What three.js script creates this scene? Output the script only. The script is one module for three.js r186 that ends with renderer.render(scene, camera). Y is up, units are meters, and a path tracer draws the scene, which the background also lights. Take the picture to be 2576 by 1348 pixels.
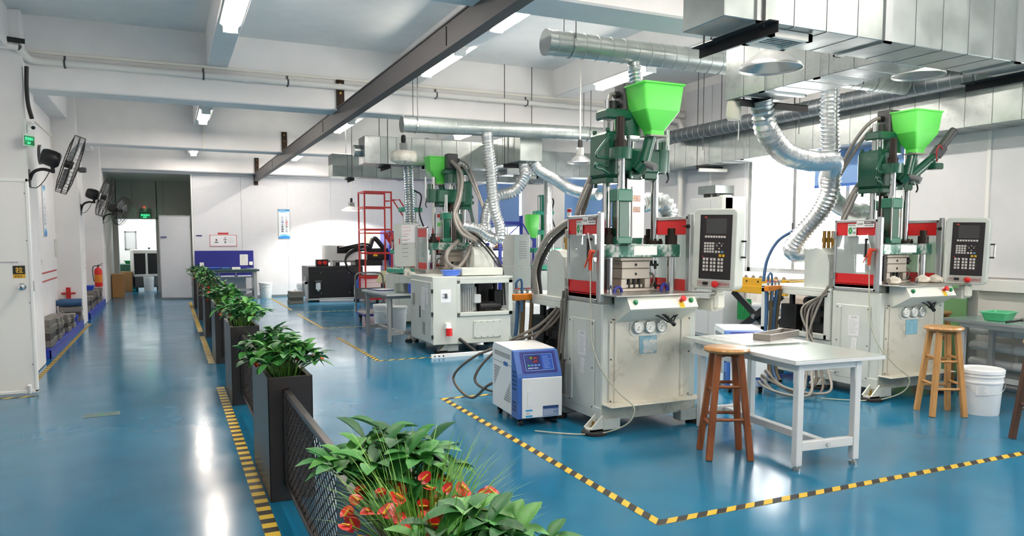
import * as THREE from 'three';
import { mergeGeometries, toCreasedNormals } from 'three/addons/utils/BufferGeometryUtils.js';
import { RectAreaLightUniformsLib } from 'three/addons/lights/RectAreaLightUniformsLib.js';

// ───────── camera, sky, exposure ─────────
const scene = new THREE.Scene();
const camera = new THREE.PerspectiveCamera(2 * Math.atan(752 / 1876) * 180 / Math.PI, 2576 / 1504, 0.05, 200);
camera.setViewOffset(2576, 1504, 0, 0, 2576, 1348);      // the photograph is cropped at its foot
camera.position.set(0, 1.5, 0);
camera.rotation.order = 'YXZ';
camera.rotation.y = -Math.atan(0.4597);
camera.rotation.x = -Math.atan(147 / 1876);
scene.background = new THREE.Color(1.0, 1.0, 0.98);     // overcast sky outside the windows
scene.backgroundIntensity = 5.5;
const renderer = new THREE.WebGLRenderer({ antialias: true });
renderer.toneMapping = THREE.LinearToneMapping;
renderer.toneMappingExposure = 2.1;
renderer.shadowMap.enabled = true;
RectAreaLightUniformsLib.init();
const TUBE_LIGHT = 38, TUBE_GLOW = 26;

// ───────── helpers ─────────
let seed = 7;
const rnd = () => { seed = (seed * 1664525 + 1013904223) >>> 0; return seed / 4294967296; };
const rr = (a, b) => a + (b - a) * rnd();
const V = (x, y, z) => new THREE.Vector3(x, y, z);
const rad = THREE.MathUtils.degToRad;
const taken = new Map();
function numbered(n) { const k = taken.get(n) ?? 0; taken.set(n, k + 1); return k ? n + '_' + String(k).padStart(3, '0') : n; }
// every geometry: no index, position + normal + uv (uv in metres, projected along the face's main axis)
function fin(g) {
  if (g.index) g = g.toNonIndexed();
  for (const k of Object.keys(g.attributes)) if (!['position', 'normal', 'uv'].includes(k)) g.deleteAttribute(k);
  if (!g.attributes.normal) g.computeVertexNormals();
  const p = g.attributes.position, uv = new Float32Array(p.count * 2), a = V(), b = V(), c = V();
  for (let i = 0; i < p.count; i += 3) {
    a.fromBufferAttribute(p, i); b.fromBufferAttribute(p, i + 1); c.fromBufferAttribute(p, i + 2);
    const n = b.clone().sub(a).cross(c.clone().sub(a)), x = Math.abs(n.x), y = Math.abs(n.y), z = Math.abs(n.z);
    [a, b, c].forEach((q, k) => {
      const [u, v] = x >= y && x >= z ? [q.z, q.y] : y >= z ? [q.x, q.z] : [q.x, q.y];
      uv[(i + k) * 2] = u; uv[(i + k) * 2 + 1] = v;
    });
  }
  g.setAttribute('uv', new THREE.BufferAttribute(uv, 2));
  return g;
}
function xf(g, { p = [0, 0, 0], r = [0, 0, 0], s = 1 } = {}) {
  const S = typeof s === 'number' ? V(s, s, s) : V(...s);
  return g.clone().applyMatrix4(new THREE.Matrix4().compose(V(...p), new THREE.Quaternion().setFromEuler(new THREE.Euler(...r)), S));
}
function soup(tris) {   // flat-shaded triangles, list of point triples
  const g = new THREE.BufferGeometry();
  g.setAttribute('position', new THREE.BufferAttribute(new Float32Array(tris.flat(2)), 3));
  g.computeVertexNormals();
  return fin(g);
}
const quad = (a, b, c, d) => [[a, b, c], [a, c, d]];
// box from corner to corner; c = chamfer
function bx(x0, y0, z0, x1, y1, z1, c = 0) {
  if (!c) return fin(new THREE.BoxGeometry(x1 - x0, y1 - y0, z1 - z0).translate((x0 + x1) / 2, (y0 + y1) / 2, (z0 + z1) / 2));
  c = Math.min(c, (x1 - x0) * .45, (y1 - y0) * .45, (z1 - z0) * .45);
  const m = [(x0 + x1) / 2, (y0 + y1) / 2, (z0 + z1) / 2], h = [(x1 - x0) / 2, (y1 - y0) / 2, (z1 - z0) / 2];
  const pt = (s, ax) => m.map((q, i) => q + s[i] * (h[i] - (i === ax ? 0 : c)));
  const T = [], out = (pts) => {
    const a = V(...pts[0]), n = V(...pts[1]).sub(a).cross(V(...pts[2]).sub(a)), ce = V(0, 0, 0);
    pts.forEach(q => ce.add(V(...q))); ce.divideScalar(pts.length).sub(V(...m));
    if (n.dot(ce) < 0) pts = pts.slice().reverse();
    for (let i = 1; i + 1 < pts.length; i++) T.push([pts[0], pts[i], pts[i + 1]]);
  };
  for (let ax = 0; ax < 3; ax++) {
    const [u, v] = [(ax + 1) % 3, (ax + 2) % 3];
    for (const s of [-1, 1]) out([[-1, -1], [1, -1], [1, 1], [-1, 1]].map(([a, b]) => { const q = [0, 0, 0]; q[ax] = s; q[u] = a; q[v] = b; return pt(q, ax); }));
    for (const a of [-1, 1]) for (const b of [-1, 1]) {
      const q0 = [0, 0, 0], q1 = [0, 0, 0]; q0[ax] = -1; q1[ax] = 1; q0[u] = q1[u] = a; q0[v] = q1[v] = b;
      out([pt(q0, u), pt(q1, u), pt(q1, v), pt(q0, v)]);
    }
  }
  for (const a of [-1, 1]) for (const b of [-1, 1]) for (const d of [-1, 1]) out([0, 1, 2].map(ax => pt([a, b, d], ax)));
  return soup(T);
}
const bc = (x, y, z, w, h, d, c = 0) => bx(x - w / 2, y - h / 2, z - d / 2, x + w / 2, y + h / 2, z + d / 2, c);
function rod(a, b, r, seg = 10, r2 = r, open = false) {
  const A = V(...a), B = V(...b), L = A.distanceTo(B);
  const g = new THREE.CylinderGeometry(r2, r, L, seg, 1, open);
  g.applyQuaternion(new THREE.Quaternion().setFromUnitVectors(V(0, 1, 0), B.clone().sub(A).normalize()));
  g.translate(...A.add(B).multiplyScalar(.5).toArray());
  return fin(g);
}
// bar of rectangular section between two points
function bar(a, b, w, d, c = 0) {
  const A = V(...a), B = V(...b), L = A.distanceTo(B), dir = B.clone().sub(A).normalize();
  const g = bc(0, 0, 0, w, L, d, c);
  const ref = Math.abs(dir.y) > .95 ? V(0, 0, 1) : V(0, 1, 0), X = ref.clone().cross(dir).normalize(), Z = X.clone().cross(dir).negate();
  const M = Math.abs(dir.y) > .95 ? new THREE.Matrix4().makeBasis(V(1, 0, 0), dir, V(1, 0, 0).cross(dir)) : new THREE.Matrix4().makeBasis(X, dir, Z.negate());
  g.applyMatrix4(M); g.translate(...A.add(B).multiplyScalar(.5).toArray());
  return fin(g);
}
const curve = (pts, t = .5) => new THREE.CatmullRomCurve3(pts.map(p => V(...p)), false, 'catmullrom', t);
const tube = (pts, r, n = pts.length * 6, seg = 7) => fin(new THREE.TubeGeometry(curve(pts), n, r, seg, false));
function bellows(pts, r, pitch = .038, amp = .12, seg = 16) {   // corrugated flexible duct
  const c = curve(pts), L = c.getLength(), n = Math.max(8, Math.round(L / pitch) * 2), fr = c.computeFrenetFrames(n, false);
  const pos = [], idx = [];
  for (let i = 0; i <= n; i++) {
    const o = c.getPointAt(i / n), q = r * (1 + (i % 2 ? -amp : amp) * (1 + .25 * (rnd() - .5)));
    for (let k = 0; k < seg; k++) {
      const a = k / seg * 2 * Math.PI, d = fr.normals[i].clone().multiplyScalar(Math.cos(a)).addScaledVector(fr.binormals[i], Math.sin(a));
      pos.push(...o.clone().addScaledVector(d, q * (1 + .03 * (rnd() - .5))).toArray());
    }
  }
  for (let i = 0; i < n; i++) for (let k = 0; k < seg; k++) {
    const a = i * seg + k, b = i * seg + (k + 1) % seg, d = a + seg, e = b + seg;
    idx.push(a, b, d, b, e, d);
  }
  const g = new THREE.BufferGeometry();
  g.setAttribute('position', new THREE.Float32BufferAttribute(pos, 3)); g.setIndex(idx);
  return fin(toCreasedNormals(g, .5));
}
const lathe = (prof, seg = 24, crease = .7) => fin(toCreasedNormals(new THREE.LatheGeometry(prof.map(([a, b]) => new THREE.Vector2(a, b)), seg), crease));
// prism: outline in the xy plane pushed along z
function prism(pts, z0, z1) {
  const s = new THREE.Shape(pts.map(([x, y]) => new THREE.Vector2(x, y)));
  return fin(new THREE.ExtrudeGeometry(s, { depth: z1 - z0, bevelEnabled: false }).translate(0, 0, z0));
}
// plate with rounded corners and a bevelled edge, in the xy plane
function rplate(w, h, d, r, bev = 0, seg = 6) {
  const s = new THREE.Shape(), x = w / 2 - bev, y = h / 2 - bev; r = Math.max(.0005, r - bev);
  s.moveTo(-x + r, -y); s.lineTo(x - r, -y); s.absarc(x - r, -y + r, r, -Math.PI / 2, 0); s.lineTo(x, y - r); s.absarc(x - r, y - r, r, 0, Math.PI / 2);
  s.lineTo(-x + r, y); s.absarc(-x + r, y - r, r, Math.PI / 2, Math.PI); s.lineTo(-x, -y + r); s.absarc(-x + r, -y + r, r, Math.PI, Math.PI * 1.5);
  return fin(new THREE.ExtrudeGeometry(s, { depth: d - 2 * bev, bevelEnabled: bev > 0, bevelThickness: bev, bevelSize: bev, bevelSegments: 2, curveSegments: seg }).translate(0, 0, -d / 2 + bev));
}
// loft through rings of equal point counts
function loft(rings, capA = true, capB = true, crease = .6) {
  const T = [], n = rings[0].length;
  for (let i = 0; i + 1 < rings.length; i++) for (let k = 0; k < n; k++) { const j = (k + 1) % n; T.push(...quad(rings[i][k], rings[i][j], rings[i + 1][j], rings[i + 1][k])); }
  const cap = (R, f) => { const m = [0, 1, 2].map(a => R.reduce((s, q) => s + q[a], 0) / n); for (let k = 0; k < n; k++) { const j = (k + 1) % n; T.push(f ? [m, R[j], R[k]] : [m, R[k], R[j]]); } };
  if (capA) cap(rings[0], true);
  if (capB) cap(rings[rings.length - 1], false);
  const g = new THREE.BufferGeometry();
  g.setAttribute('position', new THREE.BufferAttribute(new Float32Array(T.flat(2)), 3));
  return fin(toCreasedNormals(g, crease));
}
function rring(y, w, d, r, cx = 0, cz = 0, seg = 4) {   // rounded rectangle at height y
  const R = []; r = Math.min(r, w / 2 - .0005, d / 2 - .0005);
  [[1, -1, 0], [-1, -1, 1], [-1, 1, 2], [1, 1, 3]].forEach(([sx, sz, q]) => {
    for (let k = 0; k <= seg; k++) {
      const a = q * Math.PI / 2 + k / seg * Math.PI / 2;
      R.push([cx + sx * (w / 2 - r) + Math.cos(a) * r, y, cz + sz * (d / 2 - r) - Math.sin(a) * r]);
    }
  });
  return R;
}
function ring(y, r, seg = 24, cx = 0, cz = 0) { return Array.from({ length: seg }, (_, k) => { const a = k / seg * 2 * Math.PI; return [cx + Math.cos(a) * r, y, cz - Math.sin(a) * r]; }); }
function card(w, h, m = 0) { const g = new THREE.PlaneGeometry(w, h); return g.toNonIndexed(); }   // keeps its 0..1 uv, faces +z
const merge = (l) => Array.isArray(l) ? (l.length === 1 ? l[0] : mergeGeometries(l.flat(3), false)) : l;
const EACH = new Set('cylinder_head tie_rod crosshead_rod grip_rail motor_hose warning_label cable_bundle hose_fittings mould_hole mould_spring screw bolt red_socket rail arrow_keys yellow_keys console_cable button_tag stringer brace scissor_arm hook levelling_bolt port lock_nut slots weld_plate foot_bar hydraulic_hose dark_cable cylinder_rods bolt_hole wheel leg_frame drawer hose pipe_clip elbow end_cap'.split(' '));
const STUFF = new Set('vent_slot keys louvre heat_sink guard expanded_mesh'.split(' '));
function part(parent, name, g, m, label) {
  if (EACH.has(name) && Array.isArray(g) && g.length > 1) return g.map(q => part(parent, name, q, m, label))[0];
  const o = new THREE.Mesh(merge(g), m);
  o.name = name; o.castShadow = o.receiveShadow = true;
  if (label) o.userData.label = label;
  if (STUFF.has(name)) o.userData.kind = 'stuff';
  parent.add(o);
  return o;
}
function thing(name, label, category, pos = [0, 0, 0], turn = 0, group) {
  const o = new THREE.Group(); o.name = numbered(name); o.position.set(...pos); o.rotation.y = turn;
  o.userData = { label, category }; if (group) o.userData.group = group;
  scene.add(o); return o;
}
function single(name, label, category, g, m, pos = [0, 0, 0], turn = 0, group) {   // a thing that is one mesh
  const o = part(scene, numbered(name), g, m); o.position.set(...pos); o.rotation.y = turn;
  o.userData = { label, category }; if (group) o.userData.group = group;
  return o;
}
function struct(name, g, m, label, category) {
  const o = part(scene, numbered(name), g, m); o.userData.kind = 'structure';
  if (label) o.userData.label = label; if (category) o.userData.category = category; return o;
}
function copy(root, pos, turn, label, group) {
  const r = root.clone(); r.name = numbered(root.name.replace(/_\d{3}$/, '')); r.position.set(...pos); r.rotation.y = turn;
  r.userData = { ...root.userData }; if (label) r.userData.label = label; if (group) r.userData.group = group;
  scene.add(r); return r;
}

// ───────── textures and materials ─────────
function noiseTex(w, h, f, color = true, rx = 1, ry = rx, float = false) {   // f(u, v, n) -> [r, g, b] 0..255 ; n(u, v, cells) tileable value noise
  const tabs = new Map();
  const n = (u, v, c, c2 = c) => {
    const key = c * 1000 + c2; let t = tabs.get(key);
    if (!t) { t = Float32Array.from({ length: c * c2 }, rnd); tabs.set(key, t); }
    const x = u * c, y = v * c2, i = Math.floor(x), j = Math.floor(y); let a = x - i, b = y - j; a = a * a * (3 - 2 * a); b = b * b * (3 - 2 * b);
    const g = (p, q) => t[((q % c2) + c2) % c2 * c + ((p % c) + c) % c];
    return (g(i, j) * (1 - a) + g(i + 1, j) * a) * (1 - b) + (g(i, j + 1) * (1 - a) + g(i + 1, j + 1) * a) * b;
  };
  const d = float ? new Float32Array(w * h * 4) : new Uint8Array(w * h * 4);
  for (let j = 0; j < h; j++) for (let i = 0; i < w; i++) { const c = f(i / w, j / h, n); if (float) { d.set([c[0] / 255, c[1] / 255, c[2] / 255, 1], (j * w + i) * 4); continue; } d.set([c[0], c[1], c[2], 255].map(q => Math.max(0, Math.min(255, q))), (j * w + i) * 4); }
  const t = float ? new THREE.DataTexture(d, w, h, THREE.RGBAFormat, THREE.FloatType) : new THREE.DataTexture(d, w, h); t.wrapS = t.wrapT = THREE.RepeatWrapping; t.magFilter = THREE.LinearFilter; t.repeat.set(rx, ry);
  if (color) t.colorSpace = THREE.SRGBColorSpace;
  t.needsUpdate = true; return t;
}
function print(w, h, f) {   // canvas print, w x h pixels
  const c = document.createElement('canvas'); c.width = w; c.height = h; const x = c.getContext('2d'); f(x, w, h);
  const t = new THREE.CanvasTexture(c); t.colorSpace = THREE.SRGBColorSpace; return t;
}
const M = (color, roughness = .5, metalness = 0, extra = {}) => new THREE.MeshStandardMaterial({ color, roughness, metalness, ...extra });
const P = (color, roughness, metalness, extra) => new THREE.MeshPhysicalMaterial({ color, roughness, metalness, ...extra });
const paper = (tex, rough = .7, extra = {}) => M(0xffffff, rough, 0, { map: tex, ...extra });

const wallTex = noiseTex(512, 512, (u, v, n) => { const q = 236 + 7 * (n(u, v, 5) - .5) + 5 * (n(u, v, 23) - .5); return [q, q - 2, q - 3]; }, true, .25);
const ceilTex = noiseTex(512, 512, (u, v, n) => { const q = 232 + 8 * (n(u, v, 6) - .5) + 5 * (n(u, v, 31) - .5); return [q - 2, q, q]; }, true, .25);
const panelTex = noiseTex(512, 512, (u, v, n) => { const q = 224 + 5 * (n(u, v, 4) - .5) + 3 * (n(u, v, 40) - .5); return [q - 3, q - 2, q + 1]; }, true, .3);
// blue epoxy: fine speckle, faint clouds, thin scratches
const floorTex = noiseTex(1024, 1024, (u, v, n) => {
  const c = 8 * (n(u, v, 6) - .5) + 5 * (n(u, v, 22) - .5);
  return [24 + c * .7, 106 + c, 140 + c];
}, true, .36);
const floorRough = noiseTex(512, 512, (u, v, n) => { const q = 44 + 14 * (n(u, v, 5) - .5) + 14 * (n(u, v, 19) - .5); return [q, q, q]; }, false, .3);
const floorBump = noiseTex(512, 512, (u, v, n) => { const q = 128 + 90 * (n(u, v, 4) - .5) + 60 * (n(u, v, 11) - .5); return [q, q, q]; }, false, .5, .5, true);
const galvTex = noiseTex(512, 512, (u, v, n) => {
  const a = n(u, v, 48, 60) + .4 * n(u, v, 90, 100), big = n(u, v, 5), s = -22 * Math.max(0, Math.min(1, (a - .8 - .2 * (big - .5)) * 1.6));
  const q = 208 + 18 * (n(u, v, 12) - .5) + 6 * (n(u, v, 40) - .5) + s; return [q - 3, q, q];
}, true, .9);
const galvPlain = noiseTex(512, 512, (u, v, n) => { const q = 208 + 16 * (n(u, v, 9) - .5) + 8 * (n(u, v, 30) - .5); return [q - 4, q, q - 1]; }, true, .8);
const galvRough = noiseTex(256, 256, (u, v, n) => { const q = 92 + 40 * (n(u, v, 8) - .5) + 14 * (n(u, v, 24) - .5); return [q, q, q]; }, false, .9);
const dentBump = noiseTex(256, 256, (u, v, n) => { const q = 128 + 110 * (n(u, v, 4) - .5) + 50 * (n(u, v, 9) - .5); return [q, q, q]; }, false, .7, .7, true);
const foilBump = noiseTex(256, 256, (u, v, n) => { const q = 128 + 140 * (n(u, v, 10) - .5) + 60 * (n(u, v, 22) - .5); return [q, q, q]; }, false, 3);
const woodTex = (base, dark, rep) => noiseTex(256, 512, (u, v, n) => {
  const g = n(u + .02 * n(u, v, 4), v, 34, 3) * .6 + n(u, v, 80, 6) * .4, k = n(u, v, 5, 2);
  return base.map((b, i) => b + (dark[i] - b) * Math.min(1, g * .75 + k * .35));
}, true, rep, rep);
const oilBump = noiseTex(256, 256, (u, v, n) => { const q = 128 + 90 * (n(u, v, 12) - .5); return [q, q, q]; }, false, 4);
const machTex = noiseTex(512, 512, (u, v, n) => {   // pale green-grey enamel with worn specks of grime
  const gr = 8 * Math.max(0, n(u, v, 7) - .6), q = 6 * (n(u, v, 8) - .5) + 3 * (n(u, v, 26) - .5);
  return [200 + q - gr, 205 + q - gr, 198 + q - gr];
}, true, .9);
const grimeTex = noiseTex(512, 512, (u, v, n) => {
  const gr = Math.max(0, n(u, v, 6) + .5 * n(u, v, 26) + .3 * n(u, v, 50) - 1.1) * 60, q = 8 * (n(u, v, 9) - .5);
  return [205 + q - gr, 202 + q - gr * 1.05, 188 + q - gr * 1.12];
}, true, 1.1);

const mat = {
  wall: M(0xffffff, .82, 0, { map: wallTex }),
  ceil: M(0xffffff, .9, 0, { map: ceilTex }),
  panel: M(0xffffff, .42, 0, { map: panelTex }),
  darkpanel: M(0xcfccc4, .6),
  floor: P(0xffffff, 1, 0, { map: floorTex, roughnessMap: floorRough, bumpMap: floorBump, bumpScale: .0007, ior: 1.5 }),
  tape: null,
  galv: M(0xd6dad9, 1, .75, { map: galvTex, roughnessMap: galvRough, bumpMap: dentBump, bumpScale: .004 }),
  galvP: M(0xd2d8d6, 1, .75, { map: galvPlain, roughnessMap: galvRough, bumpMap: dentBump, bumpScale: .004 }),
  galvShaded: M(0x8b9095, .42, .75, { map: galvPlain }),  // for the spiral main: shade put into the galvanised colour
  galvEdge: M(0xaab0b0, .4, .85),
  foil: M(0xdcdede, .3, .92, { bumpMap: foilBump, bumpScale: .004 }),
  steelDark: M(0x4c4a4b, .55, .35),
  rust: M(0x3a2c22, .8, .3),
  black: M(0x161617, .45), blackMatte: M(0x1c1c1d, .8), rubber: M(0x222223, .65),
  greyHose: M(0x6a645c, .5), greyHoseLt: M(0x8f8a82, .45), oilHose: M(0x5c4f36, .45), blueHose: M(0x33587f, .4), wrapHose: M(0x8e8a84, .38, .25, { bumpMap: foilBump, bumpScale: .004 }),
  mach: M(0xffffff, .42, 0, { map: machTex }),
  grime: M(0xffffff, .38, .1, { map: grimeTex }),
  cream: M(0xe3e2d6, .4),
  green: P(0x0d4f3a, .32, 0, { clearcoat: .6, clearcoatRoughness: .2 }),
  greenMid: P(0x1a6b52, .35, 0, { clearcoat: .5, clearcoatRoughness: .2 }),
  teal: P(0x1c9a7c, .4, 0, { clearcoat: .4, clearcoatRoughness: .25 }),
  tealDark: M(0x157a62, .4),
  chrome: M(0xd6d6d4, .16, 1), steel: M(0xb5b3ae, .32, .95), steelRough: M(0xa59e95, .5, .8, { bumpMap: oilBump, bumpScale: .0008 }),
  alu: M(0xc6c8c8, .34, .85), aluSheet: M(0xc2c4c4, .3, .8),
  mould: M(0xb9b0a4, .42, .75, { bumpMap: oilBump, bumpScale: .0006 }), mouldDark: M(0x585450, .5, .6),
  brownSteel: M(0x2f2620, .42, .5),
  hopper: P(0x84fb74, .4, 0, { transmission: .38, thickness: 0, clearcoat: .3, clearcoatRoughness: .3 }),
  red: M(0xd31f1f, .4), redPanel: M(0xc8191c, .35), redPaint: M(0xb81f1c, .4), orangeRed: M(0xd8431f, .35),
  white: M(0xf1f1ee, .4), whitePl: P(0xeff1f1, .38, 0, { clearcoat: .3, clearcoatRoughness: .3 }), offwhite: M(0xdddcd6, .5), ivory: M(0xe9e6dc, .45), doorWhite: M(0xeeece6, .45),
  ltgrey: M(0xc7cac9, .42), grey: M(0x9a9d9e, .5), midgrey: M(0x77797a, .5), darkgrey: M(0x4a4b4c, .5),
  blueUnit: M(0x3d68b4, .38), blueLt: M(0x5f9bd6, .38), bluePl: M(0x2f4fc6, .4), blueDark: M(0x262a86, .5), bluePlat: M(0x2438a8, .35), blueRack: M(0x2b3da6, .4), blueBlind: P(0x86a9d2, .85, 0, { transmission: .16, thickness: 0 }), trayBlue: M(0x4d78dc, .4),
  yellow: M(0xc8961c, .45), brass: M(0xb08b45, .35, .8), orange: M(0xd07a1c, .4),
  planter: P(0x332e2c, .38, .2, { clearcoat: .25, clearcoatRoughness: .25 }),
  soil: M(0x2a2119, .95),
  woodA: M(0xffffff, .38, 0, { map: woodTex([178, 104, 56], [116, 60, 28], 2.2) }),
  woodB: M(0xffffff, .38, 0, { map: woodTex([212, 164, 104], [168, 116, 62], 2.2) }),
  woodSeat: P(0xffffff, .3, 0, { map: woodTex([214, 160, 92], [172, 112, 54], 2.2), clearcoat: .6, clearcoatRoughness: .2 }),
  woodC: M(0xffffff, .45, 0, { map: woodTex([112, 74, 50], [66, 40, 26], 2.2) }),
  tableTop: P(0xb9c8bf, .3, 0, { clearcoat: .7, clearcoatRoughness: .15 }), tableEdge: M(0xe4e2df, .4), tableLeg: M(0xdcdcd9, .42),
  tableTop2: P(0x8fa7a3, .35, 0, { clearcoat: .6, clearcoatRoughness: .2 }),
  bench: M(0x2e4a4a, .4), pvc: M(0xe9e7e2, .45),
  leaf: [0x367f38, 0x479540, 0x2c7035, 0x62a64c, 0x245f30].map(c => P(c, .5, 0, { side: THREE.DoubleSide, transmission: .12, thickness: 0 })),
  blade: [0x86c04a, 0xa3d060, 0x6aa63c].map(c => P(c, .45, 0, { side: THREE.DoubleSide, transmission: .2, thickness: 0 })),
  flower: [0xd6241c, 0xe03424, 0xbc1a18].map(c => P(c, .35, 0, { side: THREE.DoubleSide })),
  spadix: M(0xe8b52a, .5), stem: M(0x4f7d33, .5),
  card: M(0xa67c4e, .8), redTape: M(0xc33a3f, .5), clear: P(0xffffff, .1, 0, { transmission: .9, thickness: 0, color: 0xe9eeee }),
  greenBoard: M(0x6f9f6a, .6), greenTray: P(0x6fe0a8, .4, 0, { transmission: .3, thickness: 0 }), greenMesh: M(0x1f8a4a, .5),
  glass: P(0xffffff, .03, 0, { transmission: 1, thickness: 0, ior: 1.45 }),
  screen: P(0x1b1718, .08, 0, { clearcoat: 1, clearcoatRoughness: .04 }), keypad: M(0x241d1f, .35),
  key: M(0xcfc9c4, .5), keyYellow: M(0xd9a81c, .5), keyBlue: M(0x5c93b8, .5),
  tubeGlow: M(0xffffff, .4, 0, { emissive: 0xfff4e6, emissiveIntensity: TUBE_GLOW }),
  knitted: M(0xdbd3c4, .95), floorMark: M(0x4b6a6a, .45),
};

// ───────── room shell ─────────
const XL = -1.78, XR = 7.75, ZB = -20.75, ZN = 4.0, YC = 4.04;
struct('floor', bx(-2.5, -.2, -27, XR + .3, 0, ZN + .3), mat.floor, 'glossy blue epoxy factory floor', 'floor');
struct('ceiling', bx(-2.5, YC, -27, XR + .3, YC + .2, ZN + .3), mat.ceil, 'white painted concrete ceiling', 'ceiling');
struct('wall_left', [bx(XL - .25, 0, -26.2, XL, YC, -10.3), bx(-2.4, 0, -9.95, -2.15, YC, ZN + .3)], mat.wall, 'white plastered wall along the aisle', 'wall');
struct('wall_near', bx(-2.5, 0, ZN, XR + .3, YC, ZN + .25), mat.wall, 'white wall behind the viewpoint', 'wall');
const BEAMS = [.4, -4.85, -10.1, -15.35, -20.4];
for (const c of BEAMS) struct('ceiling_beam', bx(-2.2, 3.22, c - .42, XR + .05, YC + .02, c, .015), mat.wall, 'white concrete beam spanning the hall', 'beam');
for (const x of [.5, 2.95, 5.32]) for (let i = 0; i < 5; i++) {
  const z1 = i === 0 ? ZN : BEAMS[i - 1] - .4, z0 = BEAMS[i] - .02;
  struct('ceiling_rib', bx(x, 3.64, z0, x + .25, YC + .02, z1, .01), mat.wall, 'shallow white concrete rib along the ceiling', 'beam');
}
for (let i = 1; i < 5; i++) struct('ceiling_rib', bx(XL - .1, 3.6, BEAMS[i] - .02, -1.52, YC + .02, BEAMS[i - 1] - .4, .01), mat.wall, 'shallow white concrete rib along the ceiling', 'beam');
for (const c of [-10.1, -15.35, -20.4]) struct('wall_column', bx(-2.3, 0, c - .48, -1.4, YC, c + .18, .012), mat.wall, 'white plastered column on the aisle wall', 'column');
struct('wall_column', bx(-2.3, 0, -5.3, -1.7, YC, -4.7, .012), mat.wall, 'white plastered column on the aisle wall', 'column');

// back wall: jointed sandwich panels from the opening to the window wall, a dark lobby behind the opening
const back = struct('wall_back', [bx(.62, 0, ZB - .1, XR + .25, 3.2, ZB - .012), bx(-2.3, 3.17, ZB - .1, XR + .25, YC, ZB - .01)], mat.wall, 'white panelled end wall', 'wall');
for (let x = .6, k = 0; x < XR; x += 1.16, k++) part(back, 'wall_panel', bx(x + .003, .06, ZB - .012, Math.min(XR, x + 1.157), 3.18, ZB, .003), mat.panel);
struct('baseboard_back', bx(.6, 0, ZB - .01, XR, .06, ZB + .012, .003), mat.alu);
struct('trim_1', [bx(.56, 0, ZB - .12, .6, 3.2, ZB + .02, .004), bx(.56, 3.18, ZB - .02, XR, 3.21, ZB + .02, .004)], mat.white);
// lobby: grey panel wall with the doorway to the next room
const ZL = -23.9;
const lobby = struct('wall_lobby', [bx(-1.42, 0, ZL - .1, -1.3, 3.4, ZL), bx(-.28, 0, ZL - .1, .75, 3.4, ZL), bx(-1.32, 2.16, ZL - .1, -.26, 3.4, ZL), bx(-1.52, 0, ZL, -1.4, 3.4, -20.9), bx(.62, 0, ZL, .74, 3.4, ZB - .1)], mat.darkpanel, 'dark grey panelled lobby wall around the doorway', 'wall');
for (const x of [-.9, -.1]) part(lobby, 'joint_strip', bx(x, 2.17, ZL, x + .006, 3.3, ZL + .003), mat.darkgrey);
struct('ceiling_lobby', bx(-1.6, 3.2, ZL - .1, .75, 3.4, -20.82), mat.darkpanel, 'low grey lobby ceiling', 'ceiling');
struct('trim_2', [bx(-1.32, 0, ZL - .11, -1.27, 2.16, ZL + .02), bx(-.31, 0, ZL - .11, -.26, 2.16, ZL + .02), bx(-1.32, 2.11, ZL - .11, -.26, 2.16, ZL + .02)], mat.ltgrey);
// next room, seen through the doorway
struct('wall_far', [bx(-2.6, 0, -27.1, 1.6, 3.2, -27), bx(-2.5, 0, -27, -2.4, 3.2, ZL - .1), bx(1.4, 0, -27, 1.5, 3.2, ZL - .1)], mat.panel, 'pale wall of the next room', 'wall');
struct('ceiling_far', bx(-2.6, 2.9, -27.1, 1.6, 3.0, ZL - .1), mat.ceil, 'white ceiling of the next room', 'ceiling');
{ const d = struct('door_1', bx(-1.52, .02, -27, -.72, 2.1, -26.95, .004), mat.white, 'closed white door with a small window in the far room', 'door');
  part(d, 'window_frame', [bx(-1.26, 1.2, -26.955, -1.22, 1.8, -26.93), bx(-.96, 1.2, -26.955, -.92, 1.8, -26.93), bx(-1.26, 1.2, -26.955, -.92, 1.24, -26.93), bx(-1.26, 1.76, -26.955, -.92, 1.8, -26.93)], mat.alu);
  part(d, 'pane', bx(-1.22, 1.24, -26.95, -.96, 1.76, -26.94), mat.ltgrey); }
// open door leaf of the lobby
{ const d = struct('door_2', bx(0, .03, -.04, .76, 2.13, 0, .004), mat.panel, 'pale grey flush door standing open by the lobby', 'door'); d.position.set(.54, 0, -20.88); d.rotation.y = rad(165);
  part(d, 'edge_trim', [bx(-.002, .02, -.045, .02, 2.14, .005), bx(.74, .02, -.045, .762, 2.14, .005), bx(0, .02, -.045, .76, .05, .005), bx(0, 2.11, -.045, .76, 2.14, .005)], mat.alu);
  for (const y of [.35, 1.8]) part(d, 'hinge', rod([.0, y, -.05], [.0, y + .1, -.05], .018, 8), mat.steel); }
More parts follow.
